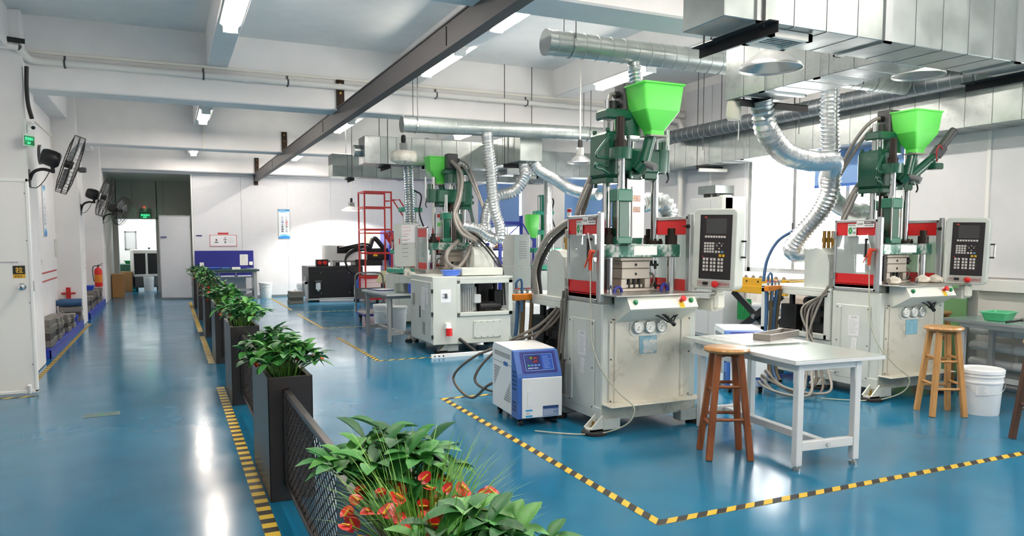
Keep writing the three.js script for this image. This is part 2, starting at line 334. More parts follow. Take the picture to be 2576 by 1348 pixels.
// white door on the aisle, standing open
{ const d = struct('door_3', [bx(.13, .03, 0, .52, 2.08, .04, .003), bx(-.38, .03, 0, .13, 1.25, .04), bx(-.38, 1.87, 0, .13, 2.08, .04)], mat.doorWhite, 'white metal door with a window, standing open to the aisle', 'door'); d.position.set(-1.74, 0, -8.52);
  part(d, 'edge_trim', [bx(.515, .03, -.005, .54, 2.09, .047, .003), bx(-.4, .02, -.005, .54, .05, .047, .003), bx(-.4, 2.06, -.005, .54, 2.09, .047, .003)], mat.white);
  part(d, 'window_frame', [bx(.09, 1.2, -.01, .16, 1.92, .055, .006), bx(-.4, 1.2, -.01, .16, 1.26, .055, .006), bx(-.4, 1.86, -.01, .16, 1.92, .055, .006)], mat.alu);
  part(d, 'pane', bx(-.38, 1.25, .017, .1, 1.87, .023), mat.glass);
  const kn = part(d, 'door_knob', xf(lathe([[0, 0], [.034, 0], [.036, .008], [.02, .012], [.016, .04], [.027, .048], [.033, .062], [.03, .078], [.018, .086], [0, .087]], 20), { p: [.45, 1.06, .04], r: [Math.PI / 2, 0, 0] }), mat.chrome);
  part(kn, 'keyhole', rod([.45, 1.06, .126], [.45, 1.06, .129], .007, 8), mat.black);
  part(d, 'latch', bx(.535, 1.01, .01, .545, 1.11, .035), mat.steel);
  part(d, 'screw', [.3, .9, 1.5, 1.95].map(y => rod([.505, y, .038], [.505, y, .048], .005, 6)), mat.darkgrey);
  part(d, 'door_stop', rod([.47, .02, .035], [.47, .1, .06], .018, 10), mat.whitePl); }

// window wall
const OPEN = [[-19.05, -16.3, 1.02, 3.05], [-14.15, -11.4, 1.02, 3.05], [-8.58, -5.95, 1.05, 2.72], [-3.4, -.6, 1.05, 2.72], [.9, 3.4, 1.05, 2.72]];
{ const g = []; let z = -27;
  for (const [a, b, y0, y1] of OPEN) { g.push(bx(XR, 0, z, XR + .25, YC, a), bx(XR, 0, a, XR + .25, y0, b), bx(XR, y1, a, XR + .25, YC, b)); z = b; }
  g.push(bx(XR, 0, z, XR + .25, YC, ZN + .3));
  const w = struct('wall_right', g, mat.wall, 'white panelled window wall', 'wall');
  for (const [a, b] of [[-5.93, -5.02], [-5.0, -4.1], [-4.08, -3.42], [-10.05, -9.4], [-9.38, -8.62]]) part(w, 'wall_panel', bx(XR - .018, 1.12, a, XR, 3.9, b, .003), mat.panel);
  for (const z0 of [-5.035, -9.4]) part(w, 'joint_strip', bx(XR - .035, 1.12, z0, XR, 3.3, z0 + .04, .004), mat.white);
}
struct('trim_3', bx(XR - .12, .98, -5.08, XR - .019, 1.1, -3.42, .006), mat.white);
struct('trim_4', bx(XR - .03, .04, -5.06, XR, .97, -3.45, .004), mat.offwhite);
OPEN.forEach(([a, b, y0, y1], i) => {
  const w = struct('window_' + (i + 1), [bx(XR + .02, y0, a, XR + .1, y0 + .06, b), bx(XR + .02, y1 - .06, a, XR + .1, y1, b), bx(XR + .02, y0, a, XR + .1, y1, a + .06), bx(XR + .02, y0, b - .06, XR + .1, y1, b)], mat.alu, 'sliding aluminium window full of daylight', 'window');
  const m = 3, s = (b - a) / m;
  for (let k = 1; k < m; k++) part(w, 'mullion', bx(XR + .03, y0, a + k * s - .03, XR + .09, y1, a + k * s + .03, .004), mat.alu);
  for (let k = 0; k < m; k++) part(w, 'pane', bx(XR + .06, y0 + .06, a + k * s + .03, XR + .066, y1 - .06, a + (k + 1) * s - .03), mat.glass);
  part(w, 'window_sill', bx(XR - .1, y0 - .05, a, XR + .02, y0, b, .006), mat.white);
  if (i === 2) part(w, 'lock', bx(XR + .015, 1.6, a + s - .02, XR + .03, 1.74, a + s + .02), mat.darkgrey);
});
// blue roller blinds, half lowered
const BL = 'blue roller blinds on the window wall';
for (const [a, b, y0, y1, l] of [[-19, -16.38, 1.86, 3.02, 'blue roller blind behind the blue storage rack'], [-14.1, -11.45, 1.78, 3.02, 'blue roller blind behind the first press'], [-7.3, -6.0, 2.2, 2.68, 'short blue roller blind above the second press']]) {
  const t = thing('roller_blind', l, 'blind', [XR - .03, y0, (a + b) / 2], 0, BL);
  const h = y1 - y0, w = b - a;
  part(t, 'fabric', bx(-.003, 0, -w / 2, .003, h, w / 2), mat.blueBlind);
  part(t, 'bottom_rail', bx(-.012, -.02, -w / 2, .012, .015, w / 2, .004), mat.blueUnit);
  part(t, 'roller', rod([0, h, -w / 2], [0, h, w / 2], .022, 12), mat.white);
}

// PVC pipe and conduit along the first beam
{ const z = -10.05, t = thing('drain_pipe', 'long white plastic pipe clipped along the concrete beam', 'pipe', [-1.3, 3.52, z]);
  part(t, 'pipe', [rod([-.02, 0, 0], [9.0, 0, 0], .038, 14)], mat.pvc);
  part(t, 'elbow', [tube([[.06, 0, 0], [-.04, .005, .02], [-.1, .05, .1], [-.13, .09, .19]], .042, 14, 12), tube([[-.13, .09, .17], [-.2, .1, .19], [-.8, .1, .19]], .038, 8, 12)], mat.pvc);
  for (const x of [.28, 1.75, 2.75, 4.75, 6.15]) part(t, 'pipe_clip', [rod([x, 0, 0], [x + .02, 0, 0], .042, 12), bx(x, -.05, -.05, x + .02, .09, -.04)], mat.darkgrey);
  for (const x of [2.2, 5.4]) part(t, 'coupling', rod([x, 0, 0], [x + .1, 0, 0], .043, 14), mat.pvc); }
single('conduit', 'thin white conduit running just above the plastic pipe', 'conduit', [bx(-1.35, 3.61, -10.095, XR, 3.645, -10.07, .004)], mat.ivory);
single('conduit', 'white conduit along the aisle wall to the column with the camera', 'conduit', [bx(-1.78, 3.28, -15.1, -1.755, 3.31, -10.7), bx(-1.78, 2.6, -15.12, -1.755, 3.3, -15.09)], mat.ivory);
single('conduit', 'thin white conduit under the aisle lamps', 'conduit', bx(.66, 3.22, -15.34, .685, 3.66, -15.32), mat.ivory);
// white pipe elbow in the far corner by the window wall
single('corner_pipe', 'white pipe bending down in the corner above the wall duct', 'pipe', tube([[6.6, 3.42, -9.95], [7.3, 3.42, -9.95], [7.52, 3.41, -9.95], [7.58, 3.3, -9.95], [7.58, 2.9, -9.95], [7.58, .3, -9.95]], .045, 40, 12), mat.pvc);
single('black_hose_stub', 'short black hose poking out beside the corner pipe', 'hose', tube([[6.85, 3.5, -9.9], [7.0, 3.51, -9.85], [7.1, 3.56, -9.8], [7.22, 3.58, -9.78]], .028, 16, 10), mat.black);

// steel runway beam hung from the concrete beams
{ const t = thing('steel_beam', 'long grey steel runway beam under the ceiling', 'steel beam', [2.14, 3.04, ZB + .02]);
  const g = [bx(-.05, 0, 0, .05, .012, 24.7), bx(-.056, .2, 0, .056, .214, 24.7), bx(-.045, .012, 0, -.037, .2, 24.7), bx(.037, .012, 0, .045, .2, 24.7)];
  part(t, 'girder', g, mat.steelDark);
  for (const z of [3.8, 9.6, 14.9, 20]) part(t, 'weld_plate', bx(-.05, .03, z, -.044, .18, z + .012), mat.blackMatte);
  part(t, 'end_plate', bx(-.056, -.09, .0, .056, .24, .012), mat.rust);
  for (const c of [-10.1, -15.35, -20.4]) { const k = c - ZB - .02, h = part(t, 'hanger_plate', [bx(-.06, .2, k + .012, .045, .58, k + .03, .003)], mat.rust);
    part(h, 'bolt', [.4, .52].map(y => rod([-.008, y, k + .025], [-.008, y, k + .045], .014, 6)), mat.brass); }
}

// ───────── fluorescent fittings ─────────
function fitting(x, z, label) {
  const t = thing('fluorescent_lamp', label, 'ceiling lamp', [x, 3.64, z], 0, 'twin tube lamps under the ceiling ribs');
  part(t, 'tray', prism([[-.1, -.02], [-.045, 0], [.045, 0], [.1, -.02], [.05, -.055], [-.05, -.055]], -.61, .61), mat.white);
  for (const s of [-1, 1]) part(t, 'lamp_tube', rod([s * .045, -.085, -.58], [s * .045, -.085, .58], .0135, 12), mat.tubeGlow);
  for (const s of [-1, 1]) part(t, 'end_cap', [bx(-.07, -.105, s * .6 - .018, .07, -.03, s * .6 + .018, .006), rod([-.045, -.085, s * .575], [-.045, -.085, s * .6], .02, 10), rod([.045, -.085, s * .575], [.045, -.085, s * .6], .02, 10)], mat.whitePl);
  const L = new THREE.RectAreaLight(0xfff4ea, TUBE_LIGHT, .12, 1.16); L.position.set(0, -.106, 0); L.rotation.x = -Math.PI / 2; L.name = 'lamp_glow'; L.castShadow = true; t.add(L);
}
const BAY = (z) => z > -2 ? 'close to the near wall beam' : z > -4.8 ? 'in the bay before the first press' : z > -7 ? 'over the first press row' : z > -10 ? 'just before the beam with the white pipe' : z > -15.3 ? 'in the bay behind the piped beam' : 'in the bay by the end wall';
for (const z of [-2.2, -7.4, -13.8, -19.2]) fitting(.625, z, 'twin tube lamp above the aisle ' + BAY(z));
for (const z of [-.8, -3.4, -6.3, -8.5, -13.9, -19.3]) fitting(3.0, z, 'twin tube lamp beside the steel runway beam ' + BAY(z));
for (const z of [-.8, -3.4, -6.2, -8.3, -13.8]) fitting(5.4, z, 'twin tube lamp above the ducts ' + BAY(z));
{ const t = thing('fluorescent_lamp', 'tube lamp glowing in the room beyond the doorway', 'ceiling lamp', [-.35, 2.86, -25.6]);
  part(t, 'tray', bx(-.6, -.02, -.08, .6, .04, .08, .006), mat.white);
  for (const s of [-1, 1]) part(t, 'lamp_tube', rod([-.57, -.05, s * .04], [.57, -.05, s * .04], .02, 10), mat.tubeGlow);
  const L = new THREE.RectAreaLight(0xf2fbff, 60, 1.16, .12); L.position.set(0, -.075, 0); L.rotation.x = -Math.PI / 2; L.name = 'lamp_glow'; t.add(L); }

// ───────── galvanised ducts ─────────
const Y0 = 2.63, Y1 = 3.03;
function duct(label, axis, a, b, c0, c1, step, flanges, m, y0 = Y0, y1 = Y1, ends = true) {   // axis 'x': a..b along x, c0..c1 in z
  const L = b - a, pos = axis === 'x' ? [a, y0, (c0 + c1) / 2] : [(c0 + c1) / 2, y0, a];
  const t = thing('air_duct', label, 'air duct', pos, 0, 'rectangular galvanised ducts');
  const w = (c1 - c0) / 2, h = y1 - y0;
  const B = (p, q, ww, lo, hi, c) => axis === 'x' ? bx(p, lo, -ww, q, hi, ww, c) : bx(-ww, lo, p, ww, hi, q, c);
  const n = Math.round(L / step), s = L / n;
  for (let k = 0; k < n; k++) part(t, 'duct_sheet', B(k * s + .0015, (k + 1) * s - .0015, w, 0, h, .004), m[k % m.length]);
  for (let k = 1; k < n; k++) part(t, 'standing_seam', B(k * s - .002, k * s + .002, w + .0025, -.0025, h + .0025, 0), mat.galvEdge);
  for (const f of flanges) part(t, 'flange', [B(f - .028, f + .028, w + .012, -.012, .0, 0), B(f - .028, f + .028, w + .012, h, h + .012, 0),
    ...(axis === 'x' ? [bx(f - .028, -.012, w, f + .028, h + .012, w + .012), bx(f - .028, -.012, -w - .012, f + .028, h + .012, -w)] : [bx(w, -.012, f - .028, w + .012, h + .012, f + .028), bx(-w - .012, -.012, f - .028, -w, h + .012, f + .028)])], mat.galvEdge);
  return t;
}

const GS = [mat.galv, mat.galvP], GP = [mat.galvP];
duct('big galvanised duct with a closed end above the first press', 'x', 2.585, 7.28, -3.4, -3.06, .235, [.23, 1.17, 2.35, 3.5], GP);
duct('galvanised branch duct carrying a round lamp under its near end', 'z', -4.87, -3.41, 4.14, 4.55, .2, [.42, .95], [mat.galv]);
duct('galvanised duct running along the top of the window wall', 'z', -10.3, 2.5, 7.3, 7.72, .28, [2.1, 4.4, 7.0, 9.4], [mat.galv, mat.galv, mat.galvP]);
const spigotDuct = duct('galvanised duct with a round spigot above the rear-facing press', 'x', 2.65, 4.56, -11.3, -10.92, .24, [.95], GS);
duct('galvanised branch duct ending in a square box with two hoses', 'z', -11.3, -9.66, 4.57, 4.92, .2, [1.2], GS);
duct('galvanised duct in front of the far end wall', 'x', 2.67, 6.9, -13.75, -13.38, .26, [1.3, 2.6, 3.9], GP);
// continuation to the window wall with a swept elbow
function elbowDuct(label, x0, x1, z, w, zEnd, y0, y1) {
  const t = thing('air_duct', label, 'air duct', [x0, y0, z], 0, 'rectangular galvanised ducts'), h = y1 - y0, R = .55, n = 8;
  const sw = [], sheet = (A, B) => loft([[A[0], A[1], B[1], B[0]].map(([x, zz]) => [x, 0, zz]), [A[0], A[1], B[1], B[0]].map(([x, zz]) => [x, h, zz])], true, true, .1);
  const xs = x1 - x0 - R;
  const st = 4; for (let k = 0; k < st; k++) part(t, 'duct_sheet', bx(xs * k / st + .001, 0, -w, xs * (k + 1) / st - .001, h, 0, .003), GS[k % 2]);
  for (let k = 0; k < n; k++) {
    const P = (q, r) => { const a = q / n * Math.PI / 2; return [xs + Math.sin(a) * r, R - w / 2 - Math.cos(a) * r]; };
    part(t, 'duct_sheet', sheet([P(k + .02, R - w / 2), P(k + .02, R + w / 2)], [P(k + .98, R - w / 2), P(k + .98, R + w / 2)]), mat.galvP);
  }
  return t;
}
elbowDuct('galvanised duct sweeping round to the window wall', 4.93, 7.25, -10.92, .38, 0, 2.55, 2.95);
// black angle irons and threaded rods carrying the ducts
const RODS = 'threaded rods and angle irons carrying the ducts';
function hanger(label, axis, p, y, len, ends) {   // angle iron under a duct + two rods to the ceiling
  const t = thing('duct_hanger', label, 'hanger', p, 0, RODS);
  part(t, 'angle_iron', axis === 'z' ? [bx(-.03, 0, -len / 2, .03, .006, len / 2), bx(.024, -.05, -len / 2, .03, .006, len / 2)] : [bx(-len / 2, 0, -.03, len / 2, .006, .03), bx(-len / 2, -.05, .024, len / 2, .006, .03)], mat.blackMatte);
  for (const s of ends) part(t, 'rod', axis === 'z' ? rod([0, -.01, s], [0, y - p[1], s], .006, 6) : rod([s, -.01, 0], [s, y - p[1], 0], .006, 6), mat.darkgrey);
}
hanger('black angle iron under the big duct above the first press', 'z', [2.83, Y0 - .02, -3.28], YC, .62, [-.24, .24]);
hanger('black angle iron under the end of the big duct', 'z', [5.2, Y0 - .02, -3.28], YC, .62, [-.24, .24]);
hanger('black angle iron under the duct above the rear-facing press', 'z', [2.98, Y0 - .02, -11.1], YC, .55, [-.24, .24]);
hanger('black angle iron under the duct by the end wall', 'z', [3.0, Y0 - .02, -13.55], YC, .55, [-.24, .24]);
hanger('grey angle iron under the near end of the branch duct', 'x', [4.5, Y0 - .02, -4.72], YC, .72, [-.3, .24]);
hanger('grey angle iron under the square duct box', 'x', [4.72, Y0 - .02, -10.05], YC, .5, [-.22, .22]);
hanger('angle iron under the wall duct by the corner cabinet', 'x', [7.45, Y0 - .02, -9.1], YC, .5, [-.22, .22]);
// spigots and grilles
part(spigotDuct, 'spigot', rod([-.1, .2, -.06], [.0, .2, -.06], .085, 20), mat.galvP); part(spigotDuct, 'spigot_cap', rod([-.106, .2, -.06], [-.096, .2, -.06], .088, 20), mat.galvEdge);
function grille(label, p, w, d) {
  const t = thing('duct_grille', label, 'grille', p, 0, 'vent grilles under the ducts');
  part(t, 'frame', [bx(-w / 2, -.04, -d / 2, w / 2, 0, -d / 2 + .03), bx(-w / 2, -.04, d / 2 - .03, w / 2, 0, d / 2), bx(-w / 2, -.04, -d / 2, -w / 2 + .03, 0, d / 2), bx(w / 2 - .03, -.04, -d / 2, w / 2, 0, d / 2)], mat.ivory);
  for (let k = 0; k < 6; k++) { const z = -d / 2 + .04 + k * (d - .08) / 5; part(t, 'slat', xf(bx(-w / 2 + .03, -.008, -.012, w / 2 - .03, -.004, .012), { p: [0, -.015, z], r: [.6, 0, 0] }), mat.offwhite); }
}
grille('pale vent grille under the big duct beside the black angle iron', [3.1, Y0 - .003, -3.23], .3, .22);
grille('pale vent grille under the duct above the rear-facing press', [3.72, Y0 - .003, -11.1], .34, .24);
grille('pale vent grille under the duct sweeping to the window wall', [5.35, 2.547, -11.1], .34, .24);

// spiral pipes
function spiral(label, a, b, r, group, capEnd = true, pm = mat.galvP) {
  const A = V(...a), B = V(...b), L = A.distanceTo(B), t = thing('spiral_duct', label, 'spiral duct', a, 0, group), d = B.clone().sub(A).normalize();
  const at = (q) => d.clone().multiplyScalar(q).toArray();
  part(t, 'pipe', rod(at(0), at(L), r, 32), pm);
  const n = Math.floor(L / .128);
  const q = new THREE.Quaternion().setFromUnitVectors(V(0, 0, 1), d.clone().add(V(0, .0, 0).addScaledVector(Math.abs(d.x) > .5 ? V(0, 0, 1) : V(1, 0, 0), .12)).normalize());
  for (let k = 1; k <= n; k++) { const g = fin(new THREE.TorusGeometry(r + .0005, .0035, 5, 28)); g.applyQuaternion(q); g.translate(...at(k * .128 - .04)); part(t, 'lock_seam', g, mat.galvEdge); }
  if (capEnd) part(t, 'end_cap', [rod(at(-.006), at(.012), r + .006, 32)], mat.galvEdge);
  return t;
}
const SP = 'round spiral ducts';
const PY = 3.09, PX = 7.12;
const s1 = spiral('spiral duct above the first press, its end closed', [2.83, 3.1, -5.5], [PX, 3.12, -5.5], .1, SP);
const s2 = spiral('spiral duct above the rear-facing press, its end closed', [2.8, 3.0, -9.5], [PX, 3.08, -9.6], .1, SP);
spiral('spiral main along the window wall, shade painted into its grey', [PX, PY, -9.7], [PX, PY, 2.4], .1, SP, true, mat.galvShaded);
for (const [x, y, z, n] of [[3.05, 3.1, -5.5, 'first press'], [2.98, 3.0, -9.5, 'rear-facing press'], [6.55, 3.11, -5.5, 'second press'], [5.6, 3.05, -9.56, 'square duct box']]) {
  const t = thing('pipe_hanger', 'wire rods holding the spiral duct near the ' + n, 'hanger', [x, y, z], 0, 'wire rods of the spiral ducts');
  part(t, 'strap', xf(fin(new THREE.TorusGeometry(.102, .005, 5, 28)), { r: [0, Math.PI / 2, 0] }), mat.galvEdge);
  part(t, 'clamp', bx(-.012, -.03, .1, .012, .03, .108), mat.galvEdge);
  for (const s of [-1, 1]) part(t, 'rod', rod([0, 0, s * .102], [0, YC - y, s * .102], .005, 6), mat.darkgrey);
}
for (const [x, z] of [[7.4, -8.7], [7.4, -6.9]]) { const t = thing('pipe_hanger', z < -8 ? 'thin rod holding the spiral main near the corner cabinet' : 'thin rod holding the spiral main near the window', 'hanger', [x - .28, PY + .1, z], 0, 'wire rods of the spiral ducts'); part(t, 'rod', rod([-.11, -.4, 0], [-.11, YC - PY - .1, 0], .005, 6), mat.darkgrey); }

// ───────── flexible foil hoses ─────────
const FH = 'silver flexible foil hoses';
function hose(label, pts, r, collars = [0]) {
  const t = thing('foil_hose', label, 'hose', pts[0], 0, FH), o = pts[0], loc = pts.map(p => p.map((q, i) => q - o[i]));
  part(t, 'hose', bellows(loc, r), mat.foil);
  for (const e of collars) { const i = e ? loc.length - 1 : 0, j = e ? i - 1 : 1, a = V(...loc[i]), d = V(...loc[j]).sub(a).normalize(); part(t, 'clamp', rod(a.clone().addScaledVector(d, -.012).toArray(), a.clone().addScaledVector(d, .05).toArray(), r * 1.04, 20), mat.galvEdge); }
}
hose('short foil hose joining spiral duct and first press', [[3.68, 3.02, -5.5], [3.69, 2.9, -5.49], [3.69, 2.74, -5.45]], .055);
hose('foil hose sagging from the branch duct towards the second press', [[4.363, 2.61, -4.7], [4.4, 2.5, -4.71], [4.481, 2.391, -4.75], [4.828, 2.247, -4.9], [5.338, 2.222, -5.1], [5.833, 2.25, -5.3], [6.13, 2.12, -5.62], [6.346, 1.929, -5.75], [6.67, 1.814, -5.8], [6.94, 1.799, -5.85], [7.03, 1.6, -5.85]], .085);
hose('foil hose dropping from the spiral duct behind the second press', [[5.98, 3.04, -5.5], [5.99, 2.7, -5.5], [6.014, 2.389, -5.5], [6.06, 2.04, -5.52], [6.07, 1.8, -5.65], [6, 1.58, -5.82], [6, 1.42, -5.95], [6.12, 1.36, -6], [6.25, 1.36, -6]], .085);
hose('foil hose from the spiral duct to the rear-facing press', [[3.99, 2.95, -9.5], [4.02, 2.7, -9.5], [4.049, 2.45, -9.5], [4.096, 1.964, -9.5], [4.194, 1.665, -9.52], [4.18, 1.53, -9.56], [4.08, 1.56, -9.66], [3.97, 1.66, -9.78], [3.82, 1.7, -9.9]], .075);
hose('foil hose curling from the square duct box to the rear-facing press', [[4.7, 2.61, -9.8], [4.69, 2.52, -9.77], [4.659, 2.406, -9.7], [4.503, 2.205, -9.7], [4.264, 2.132, -9.72], [4.13, 2, -9.76], [4.09, 1.752, -9.8], [4.12, 1.62, -9.82], [4.05, 1.5, -9.92], [3.92, 1.32, -10.02], [3.95, 1.22, -10.05]], .075);
hose('foil hose reaching from the square duct box to the first press', [[4.84, 2.61, -9.76], [4.88, 2.5, -9.66], [4.98, 2.36, -9.38], [5.08, 2.22, -9.15], [5.18, 2.14, -8.9], [5.26, 2.12, -8.65]], .075);
hose('thin foil hose slanting down to the rear cover of the first press', [[5.75, 2.6, -11.1], [5.5, 2.3, -10.6], [5.3, 1.95, -10.2], [5.15, 1.65, -9.9], [5.05, 1.42, -9.7]], .06);
hose('straight foil hose dropping from the duct beside the red steps', [[3.36, 2.62, -11.1], [3.37, 2.3, -11.1], [3.38, 1.95, -11.1], [3.38, 1.72, -11.1]], .065);
hose('foil hose bending down behind the first press', [[4.15, 1.85, -6.1], [4.3, 1.88, -6.1], [4.45, 1.86, -6.1], [4.52, 1.76, -6.1], [4.5, 1.64, -6.1]], .085);

// ───────── pendant lamps ─────────
function bayLamp(label, p, r, wrapped, lit) {
  const t = thing('pendant_lamp', label, 'pendant lamp', p, 0, 'pendant lamps');
  part(t, 'shade', lathe([[r * .2, .1], [r * .28, .1], [r * .62, .06], [r * .9, .02], [r, 0], [r * 1.01, -.012], [r * .985, -.012], [r * .97, .002], [r * .6, .045], [r * .2, .085]], 40), lit ? mat.white : mat.aluSheet);
  part(t, 'heat_sink', Array.from({ length: 18 }, (_, k) => xf(bx(.02, .1, -.002, r * .32, .2, .002), { r: [0, k / 18 * 2 * Math.PI, 0] })).concat([rod([0, .09, 0], [0, .19, 0], r * .2, 16)]), mat.ltgrey);
  part(t, 'cord', rod([0, .18, 0], [0, (p[3] ?? YC) - p[1], 0], .01, 8), mat.ivory);
  part(t, 'cord_grip', lathe([[0, .2], [.03, .2], [.034, .24], [.03, .3], [.018, .31], [0, .31]], 16), mat.black);
  const glow = part(t, 'lamp_disc', rod([0, .05, 0], [0, .056, 0], r * .3, 24), lit ? mat.tubeGlow : mat.offwhite);
  if (lit) { const L = new THREE.SpotLight(0xfffaf0, lit, 0, 1.15, .25, 2); L.position.set(0, .04, 0); L.target.position.set(0, -1, -.35); L.castShadow = true; L.name = 'lamp_glow'; t.add(L, L.target); }
  if (wrapped) part(t, 'dust_bag', loft([ring(.1, r * .3), ring(.09, r * .9), ring(.05, r * 1.06), ring(-.0, r * 1.08), ring(-.05, r * .95), ring(-.075, r * .5), ring(-.08, r * .1)].map((R, i) => R.map(([x, y, z], k) => { const j = 1 + .05 * Math.sin(k * 2.6 + i); return [x * j, y + .008 * Math.sin(k * 3.1 + i), z * j]; })).reverse()), mat.bag);
}
mat.bag = P(0xf2f0e4, .5, 0, { transmission: .45, thickness: 0 });
bayLamp('ribbed aluminium lamp shade hanging in front of the branch duct', [3.52, 2.6, -3.72, 4.04], .2);
bayLamp('aluminium lamp shade hanging under the far side of the big duct', [5.53, 2.83, -4.2, 4.04], .2);
bayLamp('lamp shade wrapped in a dusty plastic bag', [2.95, 2.62, -9.95, 3.22], .17, true);
bayLamp('bare aluminium lamp shade beside the square duct box', [5.22, 2.58, -9.1], .17);
bayLamp('lit white lamp shade by the red steps, brightening the end wall', [4.32, 2.28, -19.3], .26, false, 18);
{ const t = thing('bagged_smoke_detector', 'small detector wrapped in plastic under the branch duct end', 'detector', [4.2, Y0 - .16, -4.83]);
  part(t, 'body', lathe([[0, 0], [.05, .005], [.06, .03], [.058, .1], [.05, .155], [0, .155]], 14), mat.bag); part(t, 'base', rod([0, .1, 0], [0, .158, 0], .045, 14), mat.ivory);
  part(t, 'cord', tube([[.03, .01, .02], [.035, -.05, .02], [.03, -.16, .022]], .004, 10, 5), mat.ivory); }

// ───────── lettering for prints ─────────
// a few Chinese characters as strokes on a 10 x 10 grid (the fonts at hand have none)
const GLYPH = {
  '一': '1,5 9,5', '人': '5,1 4.6,4 1,9|4.8,4 9,9', '百': '1,1.5 9,1.5|5,1.5 4,3.4|2.2,3.6 2.2,9 7.8,9 7.8,3.6 2.2,3.6|2.2,6.2 7.8,6.2', '忙': '2.2,1 2.2,9.4|.8,3 1,5|3.4,3 3.8,4.4|6.4,1 7,2.4|4.4,3.2 9.4,3.2|5.4,3.2 5.4,8.6 9.4,8.6',
  '心': '1.4,4.4 1,7|3.4,3.4 3.6,8 5,9 7.4,8.8 7.8,7|5,2 6,4|8,3.4 9.2,6', '更': '1,1.5 9,1.5|2.2,3 2.2,6.4 7.8,6.4 7.8,3 2.2,3|2.2,4.7 7.8,4.7|5,1.5 5,6.4 1.2,9.4|3,6.8 9,9.4', '疏': '1,1.2 4.4,1.2 3.4,3|2.6,3 2.6,8.6|2.6,5.4 4.4,5.4|1.4,5 1.4,9|.8,9 4.6,8|7,.8 7,2|5,2.2 9.4,2.2|6.4,2.4 5.6,4.2 8.8,4|5.8,5 5.6,9.2|7.2,5 7.2,9|8.6,5 8.6,8.6 9.4,8.6',
  '忽': '2.6,.6 1,3.4|2.2,1.8 8.6,1.8 8,5.4 7,5.2|4.8,2 2.6,5|6.6,2 4.4,5.4|1.4,6.8 1,8.6|3.2,6.2 3.4,9 7,9 7.4,7.8|5,6 5.8,7.2|8.2,6.2 9.2,8', '细': '3,1 1.2,3.6 3.4,3.6 1,6.4 4,6|.8,9 4.2,8|5.2,2 5.2,9 9.2,9 9.2,2 5.2,2|7.2,2 7.2,9|5.2,5.4 9.2,5.4', '顺': '1.2,1.5 1.2,6 .6,9|2.6,2 2.6,8|4,1.4 4,9|5.2,1.4 9.6,1.4|7.4,1.4 6.8,3|5.8,3 5.8,7.4|5.8,3 9,3 9,7.4|7.4,4 7.2,7 5.2,9.4|7.6,7.4 9.4,9.4',
  '畅': '1,2 1,6.6 4,6.6 4,2 1,2|1,4.3 4,4.3|2.5,.8 2.5,9.4|5,1.4 9,1.4 5.8,4 9.4,4 8.8,9 7.6,8.6|7,4.2 5,7|8.2,4.4 5.8,8.8', '拉': '.6,2.8 4.2,2.8|2.6,.8 2.6,9 1.4,8.4|.6,6.4 4.2,5|6.8,.8 7.2,2|4.8,2.8 9.4,2.8|5.8,4.4 6.4,7.6|8.6,4.4 7.6,8.4|4.6,8.8 9.6,8.8',
  '安': '5,.4 5.4,1.4|1.2,3.2 1.2,1.8 9,1.8 8.6,3.2|4.6,3 3,6 7.4,9.4|7,4.4 5.4,7.4 1.4,9.4|.8,5 9.4,5', '全': '5,.6 .8,4.4|5,.6 9.4,4.4|2.8,4.8 7.4,4.8|3,6.8 7,6.8|1,9 9,9|5,4.8 5,9', '出': '5,.6 5,9|2,1.6 2,4.4 8,4.4 8,1.6|1.4,5.6 1.4,9 8.6,9 8.6,5.6', '口': '2,2 2,8.6 8,8.6 8,2 2,2',
};
function glyphs(x, text, px, py, size, color, lw = .9, vertical = false) {
  x.strokeStyle = color; x.lineWidth = size / 10 * lw; x.lineCap = 'round'; x.lineJoin = 'round';
  [...text].forEach((ch, i) => {
    const ox = px + (vertical ? 0 : i * size * 1.12), oy = py + (vertical ? i * size * 1.12 : 0);
    for (const s of (GLYPH[ch] ?? '').split('|')) { x.beginPath(); s.split(' ').forEach((q, k) => { const [a, b] = q.split(',').map(Number); x[k ? 'lineTo' : 'moveTo'](ox + a / 10 * size, oy + b / 10 * size); }); x.stroke(); }
  });
}
function scribble(x, x0, y0, w, rows, dy, color, hgt = 3) {   // rows of unreadably small print
  x.fillStyle = color;
  for (let r = 0; r < rows; r++) { let a = x0; const e = x0 + w * rr(.6, 1); while (a < e) { const l = rr(3, 9); x.fillRect(a, y0 + r * dy + rr(-.4, .4), l, hgt); a += l + rr(1.5, 5); } }
}
const dialTex = print(128, 128, (x) => {
  x.fillStyle = '#f1f1ea'; x.fillRect(0, 0, 128, 128); x.strokeStyle = '#222'; x.lineWidth = 2;
  for (let k = 0; k <= 24; k++) { const a = rad(135 + k * 270 / 24), r = k % 4 ? 46 : 40; x.beginPath(); x.moveTo(64 + Math.cos(a) * r, 64 + Math.sin(a) * r); x.lineTo(64 + Math.cos(a) * 54, 64 + Math.sin(a) * 54); x.stroke(); }
  x.fillStyle = '#333'; x.font = 'bold 13px sans-serif'; x.fillText('MPa', 50, 96); x.lineWidth = 4; x.strokeStyle = '#111'; x.beginPath(); x.moveTo(78, 50); x.lineTo(32, 98); x.stroke(); x.beginPath(); x.arc(64, 64, 6, 0, 7); x.fill();
});
const plateTex = print(256, 224, (x) => { x.fillStyle = '#8fbfce'; x.fillRect(0, 0, 256, 224); x.strokeStyle = '#4d8296'; x.lineWidth = 4; x.strokeRect(8, 8, 240, 208); scribble(x, 90, 18, 80, 1, 10, '#3d7187', 9); scribble(x, 22, 44, 120, 9, 18, '#4a8197', 6); scribble(x, 150, 44, 80, 9, 18, '#4a8197', 6); });
